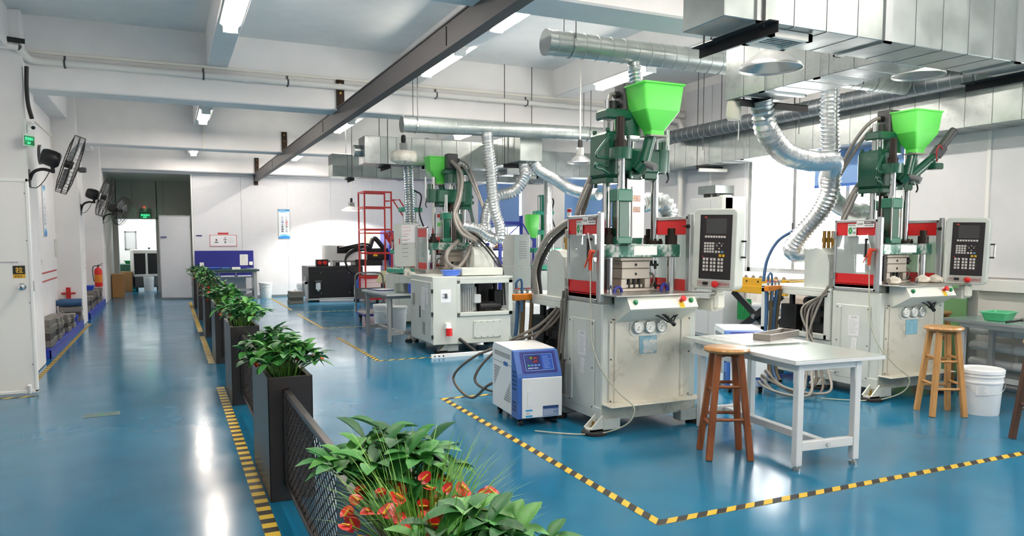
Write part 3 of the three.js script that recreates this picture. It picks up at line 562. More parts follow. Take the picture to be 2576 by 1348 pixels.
const plateWornTex = print(256, 224, (x) => { x.fillStyle = '#86aebc'; x.fillRect(0, 0, 256, 224); x.strokeStyle = '#5c8494'; x.lineWidth = 4; x.strokeRect(8, 8, 240, 208); scribble(x, 40, 16, 180, 1, 10, '#446f80', 8); scribble(x, 22, 50, 40, 8, 19, '#4c7585', 6); for (let k = 0; k < 260; k++) { x.fillStyle = `rgba(214,208,200,${rr(.2, .6)})`; x.beginPath(); x.ellipse(rr(60, 250), rr(60, 215), rr(4, 22), rr(4, 16), rr(0, 3), 0, 7); x.fill(); } });
const sheetTex = print(160, 224, (x) => { x.fillStyle = '#dfdfe0'; x.fillRect(0, 0, 160, 224); x.strokeStyle = '#aaa'; x.strokeRect(4, 4, 152, 216); scribble(x, 40, 14, 90, 2, 12, '#777', 6); scribble(x, 14, 52, 130, 11, 14, '#8a8a8a', 4); });
const noteTex = print(96, 160, (x) => { x.fillStyle = '#e8e8e6'; x.fillRect(0, 0, 96, 160); scribble(x, 8, 14, 76, 11, 13, '#9a9a98', 4); });
const idTex = (num) => print(128, 160, (x) => { x.fillStyle = '#d4d6cf'; x.fillRect(0, 0, 128, 160); scribble(x, 10, 10, 108, 1, 10, '#41463f', 13); x.fillStyle = '#2f8f5a'; x.beginPath(); x.ellipse(38, 88, 30, 46, 0, 0, 7); x.fill(); x.fillStyle = '#cfd97a'; x.fillRect(30, 80, 16, 16); scribble(x, 76, 50, 40, 1, 10, '#3d423b', 14); x.fillStyle = '#1c1f1b'; x.font = 'bold 40px sans-serif'; x.fillText(num, 76, 128); });
const stripTex = print(256, 80, (x) => { x.fillStyle = '#e6e4e1'; x.fillRect(0, 0, 256, 80); x.fillStyle = '#5b5353'; x.fillRect(110, 4, 142, 34); scribble(x, 128, 14, 100, 1, 9, '#d8d2cf', 13); scribble(x, 118, 50, 120, 1, 9, '#3f3a3a', 14); scribble(x, 12, 26, 76, 1, 9, '#777', 22); });
const emergTex = print(512, 96, (x) => { x.fillStyle = '#b9b2ac'; x.fillRect(0, 0, 512, 96); x.strokeStyle = '#8d8681'; x.strokeRect(6, 6, 500, 84); x.fillStyle = '#b3161e'; x.font = 'bold 44px sans-serif'; x.fillText('EMERGENCY', 240, 64); scribble(x, 30, 34, 90, 1, 9, '#b0404a', 14); });
const keyMarks = print(512, 960, (x) => {   // dark membrane panel: printed legends only, the keys are built
  x.fillStyle = '#241d1f'; x.fillRect(0, 0, 512, 960); x.fillStyle = '#c5462c'; x.fillRect(60, 22, 44, 20);
  x.strokeStyle = '#6b6466'; x.lineWidth = 2; for (let k = 0; k < 8; k++) scribble(x, 62 + k * 43, 424, 24, 1, 8, '#a09a9b', 12); for (let k = 0; k < 4; k++) scribble(x, 60 + k * 50, 640, 30, 1, 8, '#75706f', 12);
  x.fillStyle = '#ff2a22'; x.beginPath(); x.arc(52, 628, 9, 0, 7); x.fill();
});
const screenTex = print(256, 192, (x) => { x.fillStyle = '#2b2324'; x.fillRect(0, 0, 256, 192); });
const yellowTagTex = print(96, 96, (x) => { x.fillStyle = '#e7c62a'; x.fillRect(0, 0, 96, 96); scribble(x, 14, 52, 66, 2, 16, '#a23a1c', 8); });
const tagTex = print(96, 64, (x) => { x.fillStyle = '#e9e9ec'; x.fillRect(0, 0, 96, 64); scribble(x, 14, 20, 66, 2, 16, '#9aa0b8', 8); });
Object.assign(mat, {
  dial: paper(dialTex, .3), plate: paper(plateTex, .4), plateWorn: paper(plateWornTex, .35), sheet: paper(sheetTex), note: paper(noteTex), strip: paper(stripTex, .5), emerg: paper(emergTex, .35, { metalness: .4 }), legend: paper(keyMarks, .3), yellowTag: paper(yellowTagTex), tag: paper(tagTex),
  id05: paper(idTex('05')), id06: paper(idTex('06')),
  poly: P(0xdfe5e4, .12, 0, { transmission: .72, thickness: 0, ior: 1.45 }),
});
const prismX = (pts, x0, x1) => prism(pts, -x1, -x0).rotateY(-Math.PI / 2);     // outline given as [z, y]
const flat = (w, h, p, r = [0, 0, 0]) => xf(card(w, h), { p, r });

// ───────── vertical injection press ─────────
function press(label, pos, turn, o) {
  const t = thing('vertical_press', label, 'press', pos, turn, 'green vertical injection presses');
  // base cabinet
  const base = part(t, 'base', [bx(-.45, .11, -.56, .45, 1.01, 0, .01), bx(-.46, .1, -1.5, -.43, .2, 0, .004), bx(.43, .1, -.9, .46, .2, 0, .004)], mat.mach);
  if (o.front) {
    part(base, 'front_panel', [bx(-.39, .22, 0, .385, .888, .012, .005), bx(-.345, .24, .01, -.315, .87, .02, .006), bx(.285, .24, .01, .32, .87, .02, .006)], mat.grime);
    part(base, 'panel_slot', [bx(-.36, .886, .002, .3, .893, .013)], mat.black);
    part(base, 'screw', [[-.375, .87], [.37, .87], [-.375, .25], [.37, .25], [-.375, .58], [.37, .6]].map(([x, y]) => rod([x, y, .01], [x, y, .016], .007, 8)), mat.darkgrey);
    part(base, 'gauge_plate', xf(rplate(.36, .14, .006, .05, .001), { p: [-.027, .82, .014] }), mat.cream);
    for (const x of [-.137, -.026, .083]) {
      const g = part(t, 'pressure_gauge', xf(lathe([[.0, 0], [.046, 0], [.05, .008], [.05, .026], [.044, .03], [.042, .024], [0, .024]], 28), { p: [x, .82, .016], r: [Math.PI / 2, 0, 0] }), mat.chrome);
      part(g, 'dial', xf(fin2(new THREE.CircleGeometry(.0425, 24)), { p: [x, .82, .0415] }), mat.dial);
      part(g, 'glass', xf(fin(new THREE.CircleGeometry(.0425, 24)), { p: [x, .82, .0445] }), mat.glass);
    }
    part(t, 'name_plate', flat(.165, .145, [-.03, .68, .0145]), o.worn ? mat.plateWorn : mat.plate, 'small sky blue instruction plate');
    part(t, 'label', flat(.05, .014, [-.14, .755, .0142]), mat.tag);
  }
  const sp = part(base, 'side_panel', [bx(-.462, .16, -.5, -.45, .88, -.1, .005), bx(-.472, .2, -.46, -.458, .86, -.43, .005)], mat.mach);
  part(base, 'side_panel', bx(.45, .16, -.5, .462, .88, -.1, .005), mat.mach);
  part(base, 'screw', [[.85, -.48], [.85, -.12], [.19, -.48], [.19, -.12], [.52, -.48], [.5, -.12]].map(([y, z]) => rod([-.46, y, z], [-.466, y, z], .007, 8)), mat.darkgrey);
  part(t, 'data_sheet', flat(.13, .2, [-.4635, .68, -.28], [0, -Math.PI / 2, 0]), mat.sheet);
  part(t, 'paper_note', flat(.06, .12, [-.464, .5, -.27], [.08, -Math.PI / 2, 0]), mat.note);
  part(t, 'foot_plate', [bx(-.45, .226, 0, .45, .236, .15, .003), bx(-.45, .1, -.004, .45, .226, .006, .003)], mat.grime);
  for (const [x, z] of [[-.37, -.02], [.37, -.02], [-.37, -.66], [-.37, -1.38], [.37, -1.38]]) {
    const s = Math.sign(x), f = part(t, 'foot', [bx(x - .08, .0 + .03, z - .06, x + .08, .12, z + .05, .006), prism([[x + s * .08, .03], [x + s * .19, .03], [x + s * .19, .05], [x + s * .08, .15]], z + .035, z + .05), prism([[x + s * .08, .03], [x + s * .19, .03], [x + s * .19, .05], [x + s * .08, .15]], z - .06, z - .045), bx(Math.min(x + s * .08, x + s * .19), .03, z - .06, Math.max(x + s * .08, x + s * .19), .045, z + .05)], mat.mach);
    part(f, 'pad', lathe([[0, 0], [.1, 0], [.1, .022], [.085, .03], [0, .03]], 24).translate(x + s * .13, 0, z), mat.blackMatte);
    part(f, 'levelling_bolt', [rod([x + s * .14, .03, z], [x + s * .14, .1, z], .011, 8), rod([x + s * .14, .05, z], [x + s * .14, .066, z], .02, 6)], mat.brass);
  }
  // rear: oil tank with an open motor bay over it, electric cabinet beside
  const tank = part(t, 'oil_tank', bx(-.45, .13, -1.5, .45, .5, -.565, .008), mat.mach);
  part(tank, 'hatch', [bx(-.3, .2, -1.515, .1, .43, -1.5, .004)], mat.mach);
  part(tank, 'bolt', [].concat(...[-.28, -.185, -.1, -.01, .08].map(x => [.215, .415].map(y => rod([x, y, -1.514], [x, y, -1.522], .008, 6)))), mat.steelRough);
  const bay = part(t, 'bay_frame', [bx(-.47, .98, -1.52, .45, 1.02, -.56, .004), bx(-.47, .5, -1.52, .34, .55, -1.46, .004), bx(-.47, .5, -1.5, -.41, .55, -.6, .004), bx(-.47, .5, -1.52, -.41, 1, -1.46, .004), bx(.29, .5, -1.52, .34, 1, -1.46, .004), bx(-.47, .5, -.64, -.41, 1, -.565, .004), bx(-.47, .93, -1.52, .34, .98, -1.46, .004), bx(-.47, .93, -1.5, -.41, .98, -.6, .004), bx(.32, .5, -1.46, .34, 1, -.57), bx(-.41, .5, -.575, .32, 1, -.565)], mat.mach);
  const mot = part(t, 'electric_motor', [rod([.13, .52, -1.22], [.13, .88, -1.22], .14, 28), rod([.13, .88, -1.22], [.13, .93, -1.22], .15, 28), ...Array.from({ length: 32 }, (_, k) => xf(bx(.135, .55, -.0035, .175, .87, .0035), { r: [0, k / 32 * 2 * Math.PI, 0] }).translate(.13, 0, -1.22))], mat.ltgrey);
  part(mot, 'terminal_box', bx(-.04, .66, -1.44, .06, .78, -1.36, .01), mat.ltgrey);
  part(t, 'valve_block', [bx(-.4, .56, -.98, -.18, .9, -.66, .006), bx(-.43, .78, -.94, -.36, .83, -.72), bx(-.43, .66, -.94, -.36, .72, -.72)], mat.black);
  for (let k = 0; k < 4; k++) part(t, 'solenoid', [rod([-.44, .6 + k * .09, -.9], [-.2, .6 + k * .09, -.9], .034, 12), rod([-.46, .6 + k * .09, -.9], [-.44, .6 + k * .09, -.9], .026, 10)], k === 1 ? mat.blackMatte : mat.black);
  part(t, 'pump', [rod([-.3, .6, -1.32], [-.05, .6, -1.32], .075, 18), rod([-.36, .6, -1.32], [-.3, .6, -1.32], .05, 14), bx(-.22, .5, -1.39, -.12, .6, -1.25)], mat.black);
  part(t, 'oil_cooler', [bx(-.42, .56, -1.28, -.3, .82, -1.06, .01), rod([-.36, .82, -1.17], [-.36, .93, -1.17], .03, 10)], mat.black);
  part(t, 'rear_cover', prismX([[-.62, 1.02], [-.94, 1.02], [-.94, 1.3], [-.92, 1.37], [-.87, 1.41], [-.8, 1.425], [-.72, 1.41], [-.65, 1.36], [-.62, 1.28]], -.44, -.14), mat.mach);
  if (o.cabinet) {
    const c = part(t, 'electric_cabinet', [bx(.345, .14, -1.54, .68, 1.03, -.6, .006)], mat.mach);
    part(c, 'cabinet_door', bx(.68, .16, -1.52, .695, .96, -.62, .004), mat.mach);
    part(c, 'vent_slot', [].concat(...[[.62, -.76], [.25, -1.2]].map(([y, z]) => Array.from({ length: 12 }, (_, k) => bx(.692, y + k * .014, z - .06, .699, y + k * .014 + .006, z + .05)))), mat.steelRough);
    part(c, 'hinge', [.22, .52, .82].map(y => bx(.675, y, -1.548, .7, y + .05, -1.528)), mat.black);
    part(c, 'door_lock', bx(.694, .46, -1.06, .704, .62, -1.04), mat.black);
    part(c, 'isolator_plate', flat(.14, .17, [.5, .78, -1.5415], [0, Math.PI, 0]), mat.tag); part(c, 'isolator_switch', bx(.485, .75, -1.56, .515, .81, -1.54, .004), mat.darkgrey);
    const so = part(c, 'power_socket', [bx(.45, .34, -1.6, .52, .43, -1.54, .01), rod([.485, .38, -1.58], [.485, .33, -1.62], .04, 14)], mat.whitePl); part(so, 'socket_plug', rod([.485, .36, -1.61], [.485, .26, -1.62], .042, 16), mat.red);
    part(c, 'paper_note', [flat(.13, .26, [.6995, .79, -1.36], [0, Math.PI / 2, .04])], mat.sheet);
    part(c, 'paper_note', [flat(.15, .3, [.6985, .73, -1.2], [0, Math.PI / 2, -.06])], mat.note);
    part(t, 'side_channel', bx(-.4, 1.03, -1.35, .2, 1.13, -1.0, .006), mat.mach);
    part(t, 'power_cable', tube([[.3, .2, -1.5], [.22, .12, -1.6], [.12, .03, -1.7], [.05, .02, -1.72]], .022, 20, 10), mat.black);
  }
  // work table and push-button console
  const wt = part(t, 'work_table', [bx(-.45, 1.078, -.56, .47, 1.09, .2, .003), bx(-.45, 1.01, -.56, .45, 1.078, -.02, .003)], mat.steel);
  if (o.front) {
    const co = part(t, 'button_console', [prismX([[-.0, 1.078], [.17, 1.078], [.225, .985], [.21, .972], [.0, .86]], -.34, .29)], mat.cream);
    const bt = (x, m, r, z) => part(co, 'push_button', xf(lathe([[0, .02], [r * .8, .02], [r, .014], [r, .004], [r * 1.3, .004], [r * 1.3, 0], [0, 0]], 18), { p: [x, 1.035, .2], r: [Math.PI / 2 - .53, 0, 0] }), m);
    bt(-.28, mat.btnGreen, .016); bt(.235, mat.btnGreen, .016);
    part(co, 'emergency_button', xf(lathe([[0, .05], [.016, .05], [.024, .044], [.024, .034], [.014, .028], [.014, 0], [0, 0]], 18), { p: [.14, 1.035, .2], r: [Math.PI / 2 - .53, 0, 0] }), mat.red);
    part(co, 'button_tag', flat(.045, .05, [.14, 1.005, .2165], [-.53, 0, 0]), mat.yellowTag);
    for (const x of [-.28, .235]) part(co, 'button_tag', flat(.04, .025, [x, 1.0, .2195], [-.53, 0, 0]), mat.tag);
    part(t, 'console_cable', [tube([[-.05, .93, .1], [.02, .9, .12], [.1, .86, .1], [.14, .88, .08], [.22, .95, .1]], .007, 24, 6), tube([[.0, .95, .12], [.08, .88, .13], [.13, .85, .11], [.17, .9, .1], [.25, .97, .1]], .007, 24, 6), tube([[.05, .94, .1], [.06, .9, .14], [.12, .87, .12], [.1, .91, .09], [.16, .95, .09]], .006, 24, 6), rod([.12, .87, .1], [.16, .835, .1], .018, 8)], mat.black);
  }
  // side guards of aluminium profile
  const guard = (x, z0, z1, s, name) => {
    const y0 = 1.02, y1 = 1.7, g = part(t, name, [bx(x - .012, y0, z0, x + .012, y1, z0 + .022, .003), bx(x - .012, y1 - .026, z0, x + .012, y1, z1, .003), bx(x - .012, y0, z0, x + .012, y0 + .026, z1, .003), bx(x - .012, y0, z1 - .022, x + .012, y1, z1, .003)], mat.alu);
    part(g, 'corner_post', [bx(x - .02, y0, z1, x + .025, y1 + .02, z1 + .045, .008)], mat.alu);
    part(g, 'red_panel', bx(x - .005, 1.55, z0 + .02, x + .005, 1.675, z1 - .02), mat.redPanel, 'red upper panel'); part(g, 'red_panel', bx(x - .005, 1.045, z0 + .02, x + .005, 1.18, z1 - .02), mat.redPanel, 'red lower panel');
    part(g, 'clear_panel', bx(x - .003, 1.18, z0 + .02, x + .003, 1.55, z1 - .02), mat.poly);
    for (const y of [1.12, 1.52]) part(g, 'hinge', [bx(x - .02, y, z0 - .02, x - .008, y + .07, z0 + .03, .003), rod([x - .02, y, z0], [x - .02, y + .07, z0], .009, 8)], mat.steel);
    return g;
  };
  const gl = guard(-.445, -.55, -.06, -1, 'side_guard'), gr = guard(.405, -.52, -.06, 1, 'side_guard');
  part(gl, 'handle', [bx(-.5, 1.34, -.16, -.48, 1.52, -.14, .005), bx(-.5, 1.5, -.16, -.455, 1.52, -.14, .004), bx(-.5, 1.34, -.16, -.455, 1.36, -.14, .004)], mat.black);
  if (o.front) { part(gl, 'id_sticker', flat(.1, .12, [-.459, 1.6, -.34], [0, -Math.PI / 2, 0]), mat['id' + o.num]); part(gl, 'name_strip', flat(.2, .06, [-.4595, 1.655, -.19], [0, -Math.PI / 2, 0]), mat.strip); }
  part(t, 'light_barrier', bx(-.4, 1.12, -.05, -.37, 1.36, -.02, .004), mat.black); part(t, 'light_barrier', bx(.4, 1.1, .0, .43, 1.38, .03, .004), mat.white);
  part(t, 'limit_bracket', [bx(.37, 1.6, -.05, .4, 1.63, -.02), bx(.33, 1.61, -.04, .37, 1.62, -.03)], mat.brownSteel);
  // moving platen, columns, mould
  const pl = part(t, 'platen', loft([rring(1.365, .73, .44, .05, -.01, -.3), rring(1.372, .75, .46, .06, -.01, -.3), rring(1.462, .75, .46, .06, -.01, -.3), rring(1.47, .73, .44, .05, -.01, -.3)]), mat.greenWorn);
  part(pl, 'label_plate', bx(-.12, 1.385, -.07, .1, 1.455, -.066), mat.white);
  for (const [x, z] of [[-.3, -.15], [.3, -.15], [-.3, -.46], [.3, -.46]]) {
    part(t, 'guide_column', rod([x, 1.09, z], [x, 1.37, z], .036, 20), mat.chrome);
    part(t, 'lock_nut', [rod([x, 1.47, z], [x, 1.545, z], .05, 18), rod([x, 1.545, z], [x, 1.6, z], .032, 16)], mat.brownSteel);
  }
  for (const [y0, y1, w, d, m] of [[1.09, 1.115, .34, .3, mat.mould], [1.19, 1.275, .27, .26, mat.mould], [1.275, 1.335, .27, .26, mat.mould], [1.335, 1.365, .31, .28, mat.mould]]) part(t, 'mould_plate', bx(-.03 - w / 2, y0 + .001, -.3 - d / 2, -.03 + w / 2, y1 - .001, -.3 + d / 2, .004), m);
  for (const x of [-.145, .085]) part(t, 'mould_spacer', bx(x - .025, 1.115, -.42, x + .025, 1.19, -.17, .003), mat.mould);
  part(t, 'mould_spring', [-.08, -.03, .02].map(x => rod([x, 1.115, -.2], [x, 1.19, -.2], .014, 10)), mat.black);
  part(t, 'mould_ejector', bx(-.11, 1.118, -.38, .05, 1.145, -.19, .003), mat.mould);
  part(t, 'mould_hole', [1.23, 1.305].map(y => rod([-.03, y, -.17], [-.03, y, -.167], .011, 10)), mat.black);
  part(t, 'mould_clamp', [bx(.1, 1.29, -.24, .22, 1.31, -.21), bx(.19, 1.265, -.235, .205, 1.335, -.215), rod([.16, 1.31, -.225], [.16, 1.36, -.225], .012, 8)], mat.black);
  part(t, 'mould_clamp', [bx(.1, 1.12, -.24, .24, 1.135, -.21), rod([.2, 1.1, -.225], [.2, 1.16, -.225], .012, 8)], mat.black);
  part(t, 'water_nipple', [tube([[.1, 1.24, -.2], [.14, 1.22, -.17], [.15, 1.16, -.18], [.13, 1.1, -.2]], .009, 14, 6), tube([[-.18, 1.31, -.2], [-.24, 1.31, -.18], [-.26, 1.25, -.2]], .009, 12, 6)], mat.greyHose);
  part(t, 'lifting_ring', [xf(fin(new THREE.TorusGeometry(.055, .014, 8, 24, Math.PI)), { p: [.2, 1.092, -.1], r: [0, .5, 0] })], mat.blueDark, 'dark blue ring'); part(t, 'lifting_ring', [xf(fin(new THREE.TorusGeometry(.045, .012, 8, 24, Math.PI)), { p: [-.27, 1.092, -.06], r: [0, .3, 0] })], mat.blueDark, 'dark blue ring');
  if (o.gloves) for (const [x, z, a] of [[.2, -.06, .4], [.33, -.02, 1.3], [-.28, .0, .2]]) part(t, 'rag', loft([0, .25, .5, .75, 1].map((q, i) => ring(0, .02 + .035 * Math.sin(q * 2.6 + .3), 12).map(([u, , w], k) => [u * (1 + .2 * Math.sin(k * 2 + i)), 0, w * (1 + .15 * Math.cos(k * 3 + i))]).map(([u, , w]) => [q * .12 - .06, .03 + u * .8, w])).map(R => R.map(([u, y, w]) => [x + u * Math.cos(a) - w * Math.sin(a), 1.09 + Math.max(0, y), z + u * Math.sin(a) + w * Math.cos(a)]))), mat.knitted);
  // injection unit: tie bars, cylinders, yoke
  for (const [x, z, y] of [[-.235, -.3, 2.62], [.235, -.3, 2.42]]) part(t, 'tie_bar', rod([x, 1.47, z], [x, y, z], .03, 20), mat.chrome);
  part(t, 'bar_flange', [rod([.235, 1.47, -.3], [.235, 1.5, -.3], .075, 20), ...Array.from({ length: 6 }, (_, k) => rod([.235 + .06 * Math.cos(k), 1.5, -.3 + .06 * Math.sin(k)], [.235 + .06 * Math.cos(k), 1.515, -.3 + .06 * Math.sin(k)], .01, 6))], mat.brownSteel);
  for (const [x, z] of [[-.225, -.1], [.1, -.44]]) {
    const c = part(t, 'lift_cylinder', [bx(x - .055, 1.5, z - .05, x + .055, 1.82, z + .05, .012)], mat.green);
    part(c, 'cylinder_head', [bx(x - .075, 1.8, z - .065, x + .075, 1.9, z + .065, .01), bx(x - .07, 1.472, z - .065, x + .07, 1.53, z + .065, .008)], mat.greenMid);
    part(c, 'tie_rod', [[-.065, -.055], [.065, -.055], [-.065, .055], [.065, .055]].map(([a, b]) => rod([x + a, 1.5, z + b], [x + a, 1.92, z + b], .008, 8)), mat.steel);
    part(c, 'piston_rod', rod([x, 1.9, z], [x, 2.16, z], .03, 18), mat.chrome);
  }
  const yk = part(t, 'yoke', [bx(-.32, 2.0, -.44, -.15, 2.36, -.17, .025), bx(-.2, 2.04, -.46, .22, 2.24, -.2, .02), loft([rring(2.06, .17, .2, .06, .25, -.3), rring(2.24, .17, .2, .06, .25, -.3)]), bx(-.31, 1.955, -.42, -.15, 2.0, -.18, .006), bx(.05, 1.99, -.42, .2, 2.06, -.2, .015), bx(.29, 2.05, -.36, .33, 2.32, -.28, .006)], mat.green);
  part(yk, 'clamp_ring', loft([rring(2.13, .16, .19, .07, -.235, -.1), rring(2.22, .16, .19, .07, -.235, -.1)]), mat.green);
  part(yk, 'bolt', [[-.29, -.4], [-.18, -.4], [-.29, -.2], [-.18, -.2]].map(([x, z]) => rod([x, 2.36, z], [x, 2.385, z], .018, 8)).concat([[-.28, -.21], [-.18, -.2], [-.28, -.39]].map(([x, z]) => rod([x, 1.925, z], [x, 1.96, z], .014, 8))), mat.green);
  part(yk, 'grip_rail', [tube([[-.3, 2.3, -.14], [-.35, 2.28, -.12], [-.46, 2.17, -.08], [-.45, 2.14, -.08], [-.32, 2.14, -.14]], .012, 28, 8), tube([[-.31, 2.02, -.14], [-.4, 2.05, -.1], [-.47, 2.06, -.08], [-.46, 2.09, -.08], [-.32, 2.08, -.16]], .012, 28, 8)], mat.green);
  part(t, 'lock_nut', [rod([-.235, 2.22, -.1], [-.235, 2.28, -.1], .046, 12), rod([-.235, 2.28, -.1], [-.235, 2.46, -.1], .033, 16)], mat.brownSteel);
  part(t, 'crosshead', [bx(-.3, 2.46, -.38, .1, 2.54, -.2, .015), rod([-.03, 2.34, -.3], [-.03, 2.47, -.3], .1, 20)], mat.green);
  part(t, 'crosshead_rod', [rod([-.2, 2.34, -.27], [-.2, 2.47, -.27], .03, 14), rod([-.03, 2.2, -.3], [-.03, 2.36, -.3], .02, 12), rod([-.03, 2.24, -.3], [-.03, 2.3, -.3], .055, 16)], mat.chrome);
  part(t, 'crosshead_nut', rod([-.2, 2.54, -.27], [-.2, 2.61, -.27], .035, 8), mat.black);
  const hm = part(t, 'hydraulic_motor', [bx(-.11, 2.54, -.4, .05, 2.76, -.25, .01), rod([-.03, 2.54, -.32], [-.03, 2.5, -.32], .06, 14)], mat.darkgrey);
  part(hm, 'port', [rod([-.11, 2.68, -.33], [-.15, 2.67, -.33], .028, 12), rod([-.11, 2.6, -.33], [-.15, 2.59, -.33], .028, 12)], mat.black);
  if (o.shortHose) part(t, 'motor_hose', [tube([[-.14, 2.68, -.33], [-.19, 2.67, -.32], [-.22, 2.63, -.29], [-.225, 2.6, -.27]], .017, 20, 9), tube([[-.14, 2.6, -.33], [-.165, 2.6, -.31], [-.18, 2.58, -.28], [-.185, 2.56, -.265]], .017, 20, 9)], mat.wrapHose);
  else part(t, 'motor_hose', [tube([[-.14, 2.68, -.33], [-.2, 2.67, -.34], [-.26, 2.6, -.4], [-.28, 2.45, -.52], [-.34, 2.2, -.62], [-.4, 1.95, -.7], [-.42, 1.8, -.76]], .017, 40, 9), tube([[-.14, 2.6, -.33], [-.19, 2.59, -.36], [-.23, 2.5, -.44], [-.28, 2.3, -.56], [-.36, 2.05, -.66], [-.4, 1.8, -.76]], .017, 40, 9)], mat.wrapHose);
  part(t, 'throat_plate', [bx(-.1, 1.52, -.215, .07, 2.0, -.205, .003)], mat.brightPlate);
  part(t, 'barrel', [rod([-.02, 1.5, -.34], [-.02, 2.05, -.34], .06, 18), rod([-.02, 1.47, -.34], [-.02, 1.52, -.34], .035, 12)], mat.brownSteel);
  part(t, 'warning_label', [flat(.075, .05, [-.01, 1.84, -.2035]), flat(.075, .045, [-.01, 1.75, -.2035])], mat.warnPink);
  const bk = part(t, 'feed_throat', [rod([.06, 2.33, -.12], [-.0, 2.12, -.12], .045, 14), rod([.0, 2.12, -.12], [-.03, 2.06, -.16], .055, 14), bx(-.09, 1.99, -.21, .03, 2.06, -.18, .006)], mat.green);
  part(bk, 'drain_spout', rod([.0, 2.11, -.1], [.03, 2.07, .0], .028, 14), mat.midgrey);
  part(bk, 'bolt', [[-.075, 2.005], [.015, 2.005], [-.075, 2.045], [.015, 2.045]].map(([x, y]) => rod([x, y, -.185], [x, y, -.172], .009, 6)), mat.steel);
  part(t, 'position_scale', bx(.345, 2.12, -.3, .365, 2.42, -.28, .003), mat.white);
  part(t, 'signal_cable', tube([[.33, 2.1, -.28], [.35, 2.02, -.27], [.33, 1.98, -.27]], .008, 12, 6), mat.black);
  // hopper
  const hx = .09, hz = -.12, hp = part(t, 'hopper', loft([rring(2.33, .13, .12, .015, hx, hz), rring(2.37, .13, .12, .015, hx, hz), rring(2.52, .33, .25, .02, hx, hz), rring(2.715, .38, .28, .02, hx, hz), rring(2.715, .4, .3, .022, hx, hz), rring(2.728, .4, .3, .022, hx, hz), rring(2.728, .37, .27, .02, hx, hz), rring(2.6, .345, .255, .02, hx, hz), rring(2.52, .32, .24, .02, hx, hz), rring(2.38, .12, .11, .015, hx, hz)], true, false, .35), mat.hopper, 'bright green plastic hopper');
  hp.rotation.y = 0; part(t, 'hopper_flange', bx(hx - .08, 2.322, hz - .075, hx + .08, 2.333, hz + .075), mat.steelRough);
  if (o.auger) {
    const a = part(t, 'feeder_motor', [rod([.31, 2.4, .0], [.4, 2.55, .05], .042, 12), bar([.25, 2.3, -.03], [.31, 2.4, .0], .09, .09, .01)], mat.darkgrey); part(a, 'motor_cap', rod([.4, 2.55, .05], [.405, 2.558, .053], .036, 16), mat.black);
    part(t, 'feeder_tube', [rod([.25, 2.3, -.03], [.0, 2.08, -.12], .045, 14), bx(.19, 2.18, -.1, .31, 2.24, .03, .01)], mat.green);
    part(t, 'feeder_wire', [tube([[.3, 2.36, .02], [.2, 2.4, .06], [.16, 2.36, .06], [.18, 2.3, .04], [.22, 2.25, .02]], .006, 24, 6)], mat.redPaint);
  }
  // swivel control panel
  const cp = part(t, 'control_panel', rplate(.37, .64, .15, .045, .01), mat.mach);
  cp.position.set(...(o.panelAt ?? [.5, 1.43, .18])); cp.rotation.set(0, rad(o.panelYaw), rad(-1.2));
  part(cp, 'key_panel', xf(fin2(new THREE.PlaneGeometry(.262, .5)), { p: [.012, .02, .0765] }), mat.legend);
  part(cp, 'key_panel_rim', [bx(-.122, -.232, .074, -.118, .272, .079), bx(.142, -.232, .074, .146, .272, .079), bx(-.122, .268, .074, .146, .273, .079), bx(-.122, -.234, .074, .146, -.23, .079)], mat.black);
  part(cp, 'screen', bx(-.07, .125, .077, .105, .245, .0795), mat.screen);
  const kz0 = .0765, kz1 = .0805, key = (x, y, w = .017, h = .016) => bx(x - w / 2, y - h / 2, kz0, x + w / 2, y + h / 2, kz1, .001), ks = [];
  for (let k = 0; k < 8; k++) ks.push(key(-.07 + k * .0225, .1));
  for (let r = 0; r < 4; r++) for (let k = 0; k < 4; k++) ks.push(key(-.075 + k * .0225, .048 - r * .022));
  for (let k = 0; k < 2; k++) ks.push(key(.02 + k * .025, -.018));
  for (let r = 0; r < 4; r++) for (const x of [-.08, -.053, -.017, .01, .046, .073]) ks.push(key(x, -.078 - r * .028, .019, .02));
  part(cp, 'keys', ks, mat.key); part(cp, 'blue_key', key(.072, -.018), mat.keyBlue); part(cp, 'yellow_keys', [key(.055, -.047, .02, .02), key(.083, -.047, .02, .02)], mat.keyYellow);
  part(cp, 'arrow_keys', [[.045, .052], [.045, .008], [.025, .03], [.065, .03]].map(([x, y]) => xf(fin(new THREE.CylinderGeometry(.006, .006, .004, 4)), { p: [x, y, .0785], r: [Math.PI / 2, 0, 0] })), mat.key);
  part(cp, 'emergency_strip', flat(.28, .05, [.005, -.272, .0765]), mat.emerg);
  part(cp, 'emergency_button', xf(lathe([[0, .045], [.018, .045], [.027, .038], [.027, .026], [.016, .02], [.016, 0], [0, 0]], 20), { p: [.035, -.272, .077], r: [Math.PI / 2, 0, 0] }), mat.red);
  part(cp, 'key_switch', [rod([-.07, -.27, .075], [-.07, -.27, .09], .013, 12), bx(-.065, -.282, .076, -.04, -.258, .088)], mat.black);
  const hd = part(cp, 'handle', [bx(.184, .06, -.03, .225, .075, -.01, .004), bx(.184, -.065, -.03, .225, -.05, -.01, .004)], mat.black); part(hd, 'grip', bx(.215, -.055, -.03, .23, .065, -.01, .005), mat.alu);
  part(cp, 'vent_slot', [-.12, -.06, 0, .06, .12, .18].map(y => bx(-.03, y - .05, -.078, .06, y - .045, -.074)), mat.darkgrey); part(cp, 'rear_latch', bx(.09, .02, -.085, .1, .1, -.074), mat.red);
  if (!o.front) part(cp, 'whiteboard', flat(.22, .26, [-.05, .17, -.0765], [0, Math.PI, 0]), mat.tagRed, 'white note sheet with red writing');
  const px = cp.position.x, pz = cp.position.z;
